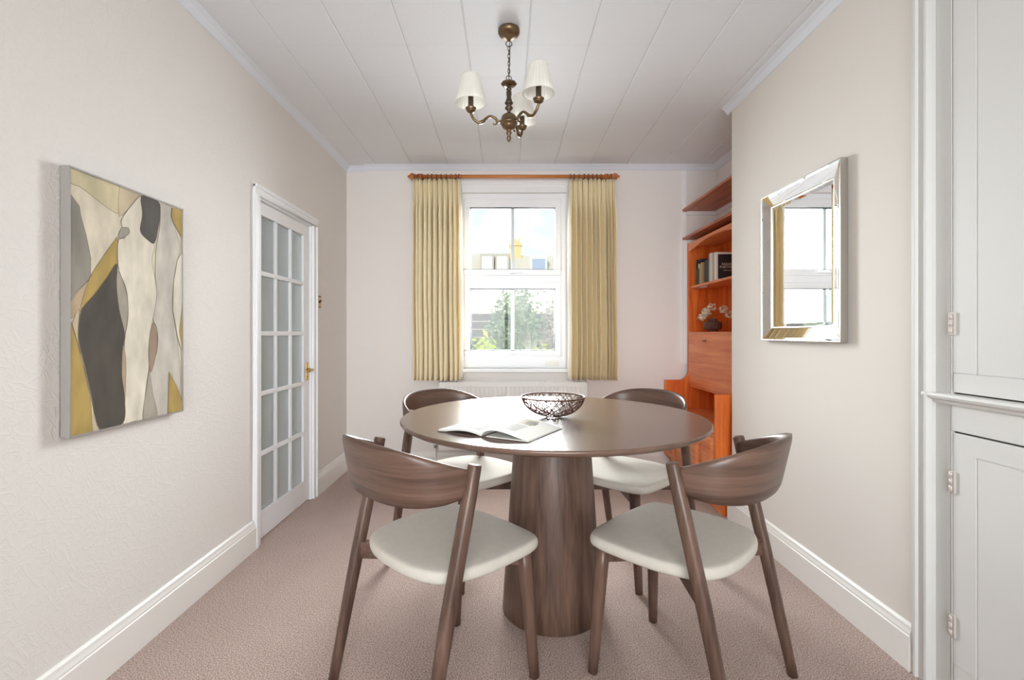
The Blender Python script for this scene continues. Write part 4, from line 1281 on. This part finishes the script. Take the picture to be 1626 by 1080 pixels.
bush('garden_shrub', 'large rounded pale green shrub in the middle of the garden', (0.20,7.75,0.68), (0.55,0.42,1.16), 10000, 0.040, 'leaf_pale', 1)
bush('garden_shrub', 'tall twiggy grey shrub at the right side of the lower pane', (0.90,6.95,0.66), (0.40,0.36,1.12), 7000, 0.040, 'leaf_grey', 2, 14, long=1.6)
bush('garden_shrub', 'dark green shrub at the left edge of the lower pane', (-0.62,6.9,0.55), (0.26,0.26,0.72), 3000, 0.045, 'leaf_dark', 3)
bush('garden_shrub', 'yellow-green leafy plant close below the window', (-0.27,5.9,0.52), (0.24,0.24,0.58), 1700, 0.045, 'leaf_yellow', 4)
bush('garden_shrub', 'low bright green plant in the right of the lower pane', (0.42,5.5,0.38), (0.30,0.22,0.56), 1500, 0.04, 'leaf_yellow', 6)
# arching pale grass
gr = tag(empty('ornamental_grass', (0.30, 6.25, -0.35)), 'clump of pale arching grass before the grey shrub', 'grass')
rnd = random.Random(9); gm = MB()
for k in range(260):
    a = rnd.uniform(0,6.28); L_ = rnd.uniform(1.2,2.0); sp = rnd.uniform(0.04,0.30)
    pts = [(0.05*math.cos(a),0.05*math.sin(a),0)]
    for q in (0.35,0.7,1.0): pts.append((math.cos(a)*sp*q**1.6, math.sin(a)*sp*q**1.6, L_*(q-0.18*q**3)))
    for i in range(3):
        p0, p1 = Vector(pts[i]), Vector(pts[i+1]); w0, w1 = 0.006*(1-i/3), 0.006*(1-(i+1)/3)
        n_ = Vector((-math.sin(a),math.cos(a),0))
        gm.add([p0-n_*w0,p0+n_*w0,p1+n_*w1,p1-n_*w1],[(0,1,2,3)])
g_ = gm.build('blades', 'blade', gr, recalc=False); g_['kind'] = 'stuff'
# close-boarded fence
fe = tag(empty('garden_fence', (-0.9, 8.7, -0.35)), 'weathered horizontal board fence at the end of the garden', 'fence')
fb = None
for k in range(13):
    if fb is None: fb = MB().box(-1.6,3.4,0,0.02,0,0.135).build('board', 'fence_wood', fe, 0.004); fb.rotation_euler = (R(-5),0,0)
    else: share(fb, 'board', fe).rotation_euler = (R(-5),0,0)
    fe.children[-1].location = (0,0,0.02+k*0.142)
for x in (-1.5,0.1,1.7,3.3): MB().box(x-0.05,x+0.05,0.03,0.13,0,1.92).build('post', 'fence_wood', fe)

# terrace of houses far behind: long mansard roof with dormers
te = tag(empty('terrace_house', (0, 30, -0.35)), 'cream terrace house with a slate mansard roof, dormers and chimney', 'house')
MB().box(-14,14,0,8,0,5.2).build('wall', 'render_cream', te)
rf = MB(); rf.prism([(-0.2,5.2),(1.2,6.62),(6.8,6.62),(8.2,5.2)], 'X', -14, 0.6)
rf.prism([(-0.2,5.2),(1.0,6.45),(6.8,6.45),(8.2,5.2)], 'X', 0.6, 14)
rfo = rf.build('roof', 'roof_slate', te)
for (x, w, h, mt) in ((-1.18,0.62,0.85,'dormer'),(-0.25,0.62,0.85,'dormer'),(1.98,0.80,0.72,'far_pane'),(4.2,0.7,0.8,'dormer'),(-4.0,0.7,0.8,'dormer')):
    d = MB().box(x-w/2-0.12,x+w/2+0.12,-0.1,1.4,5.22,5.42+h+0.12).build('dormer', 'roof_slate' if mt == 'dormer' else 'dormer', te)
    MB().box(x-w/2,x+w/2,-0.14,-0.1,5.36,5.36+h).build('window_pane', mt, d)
c_ = MB().box(0.25,0.95,0.8,1.6,5.6,7.25).box(0.2,1.0,0.75,1.65,7.05,7.15).build('chimney', 'brick_cream', te)
for k in range(3): MB().lathe([(0.08,7.25),(0.07,7.55)], (0.38+0.2*k,1.2,0), 10).build('chimney_pot', 'brick_cream', te)
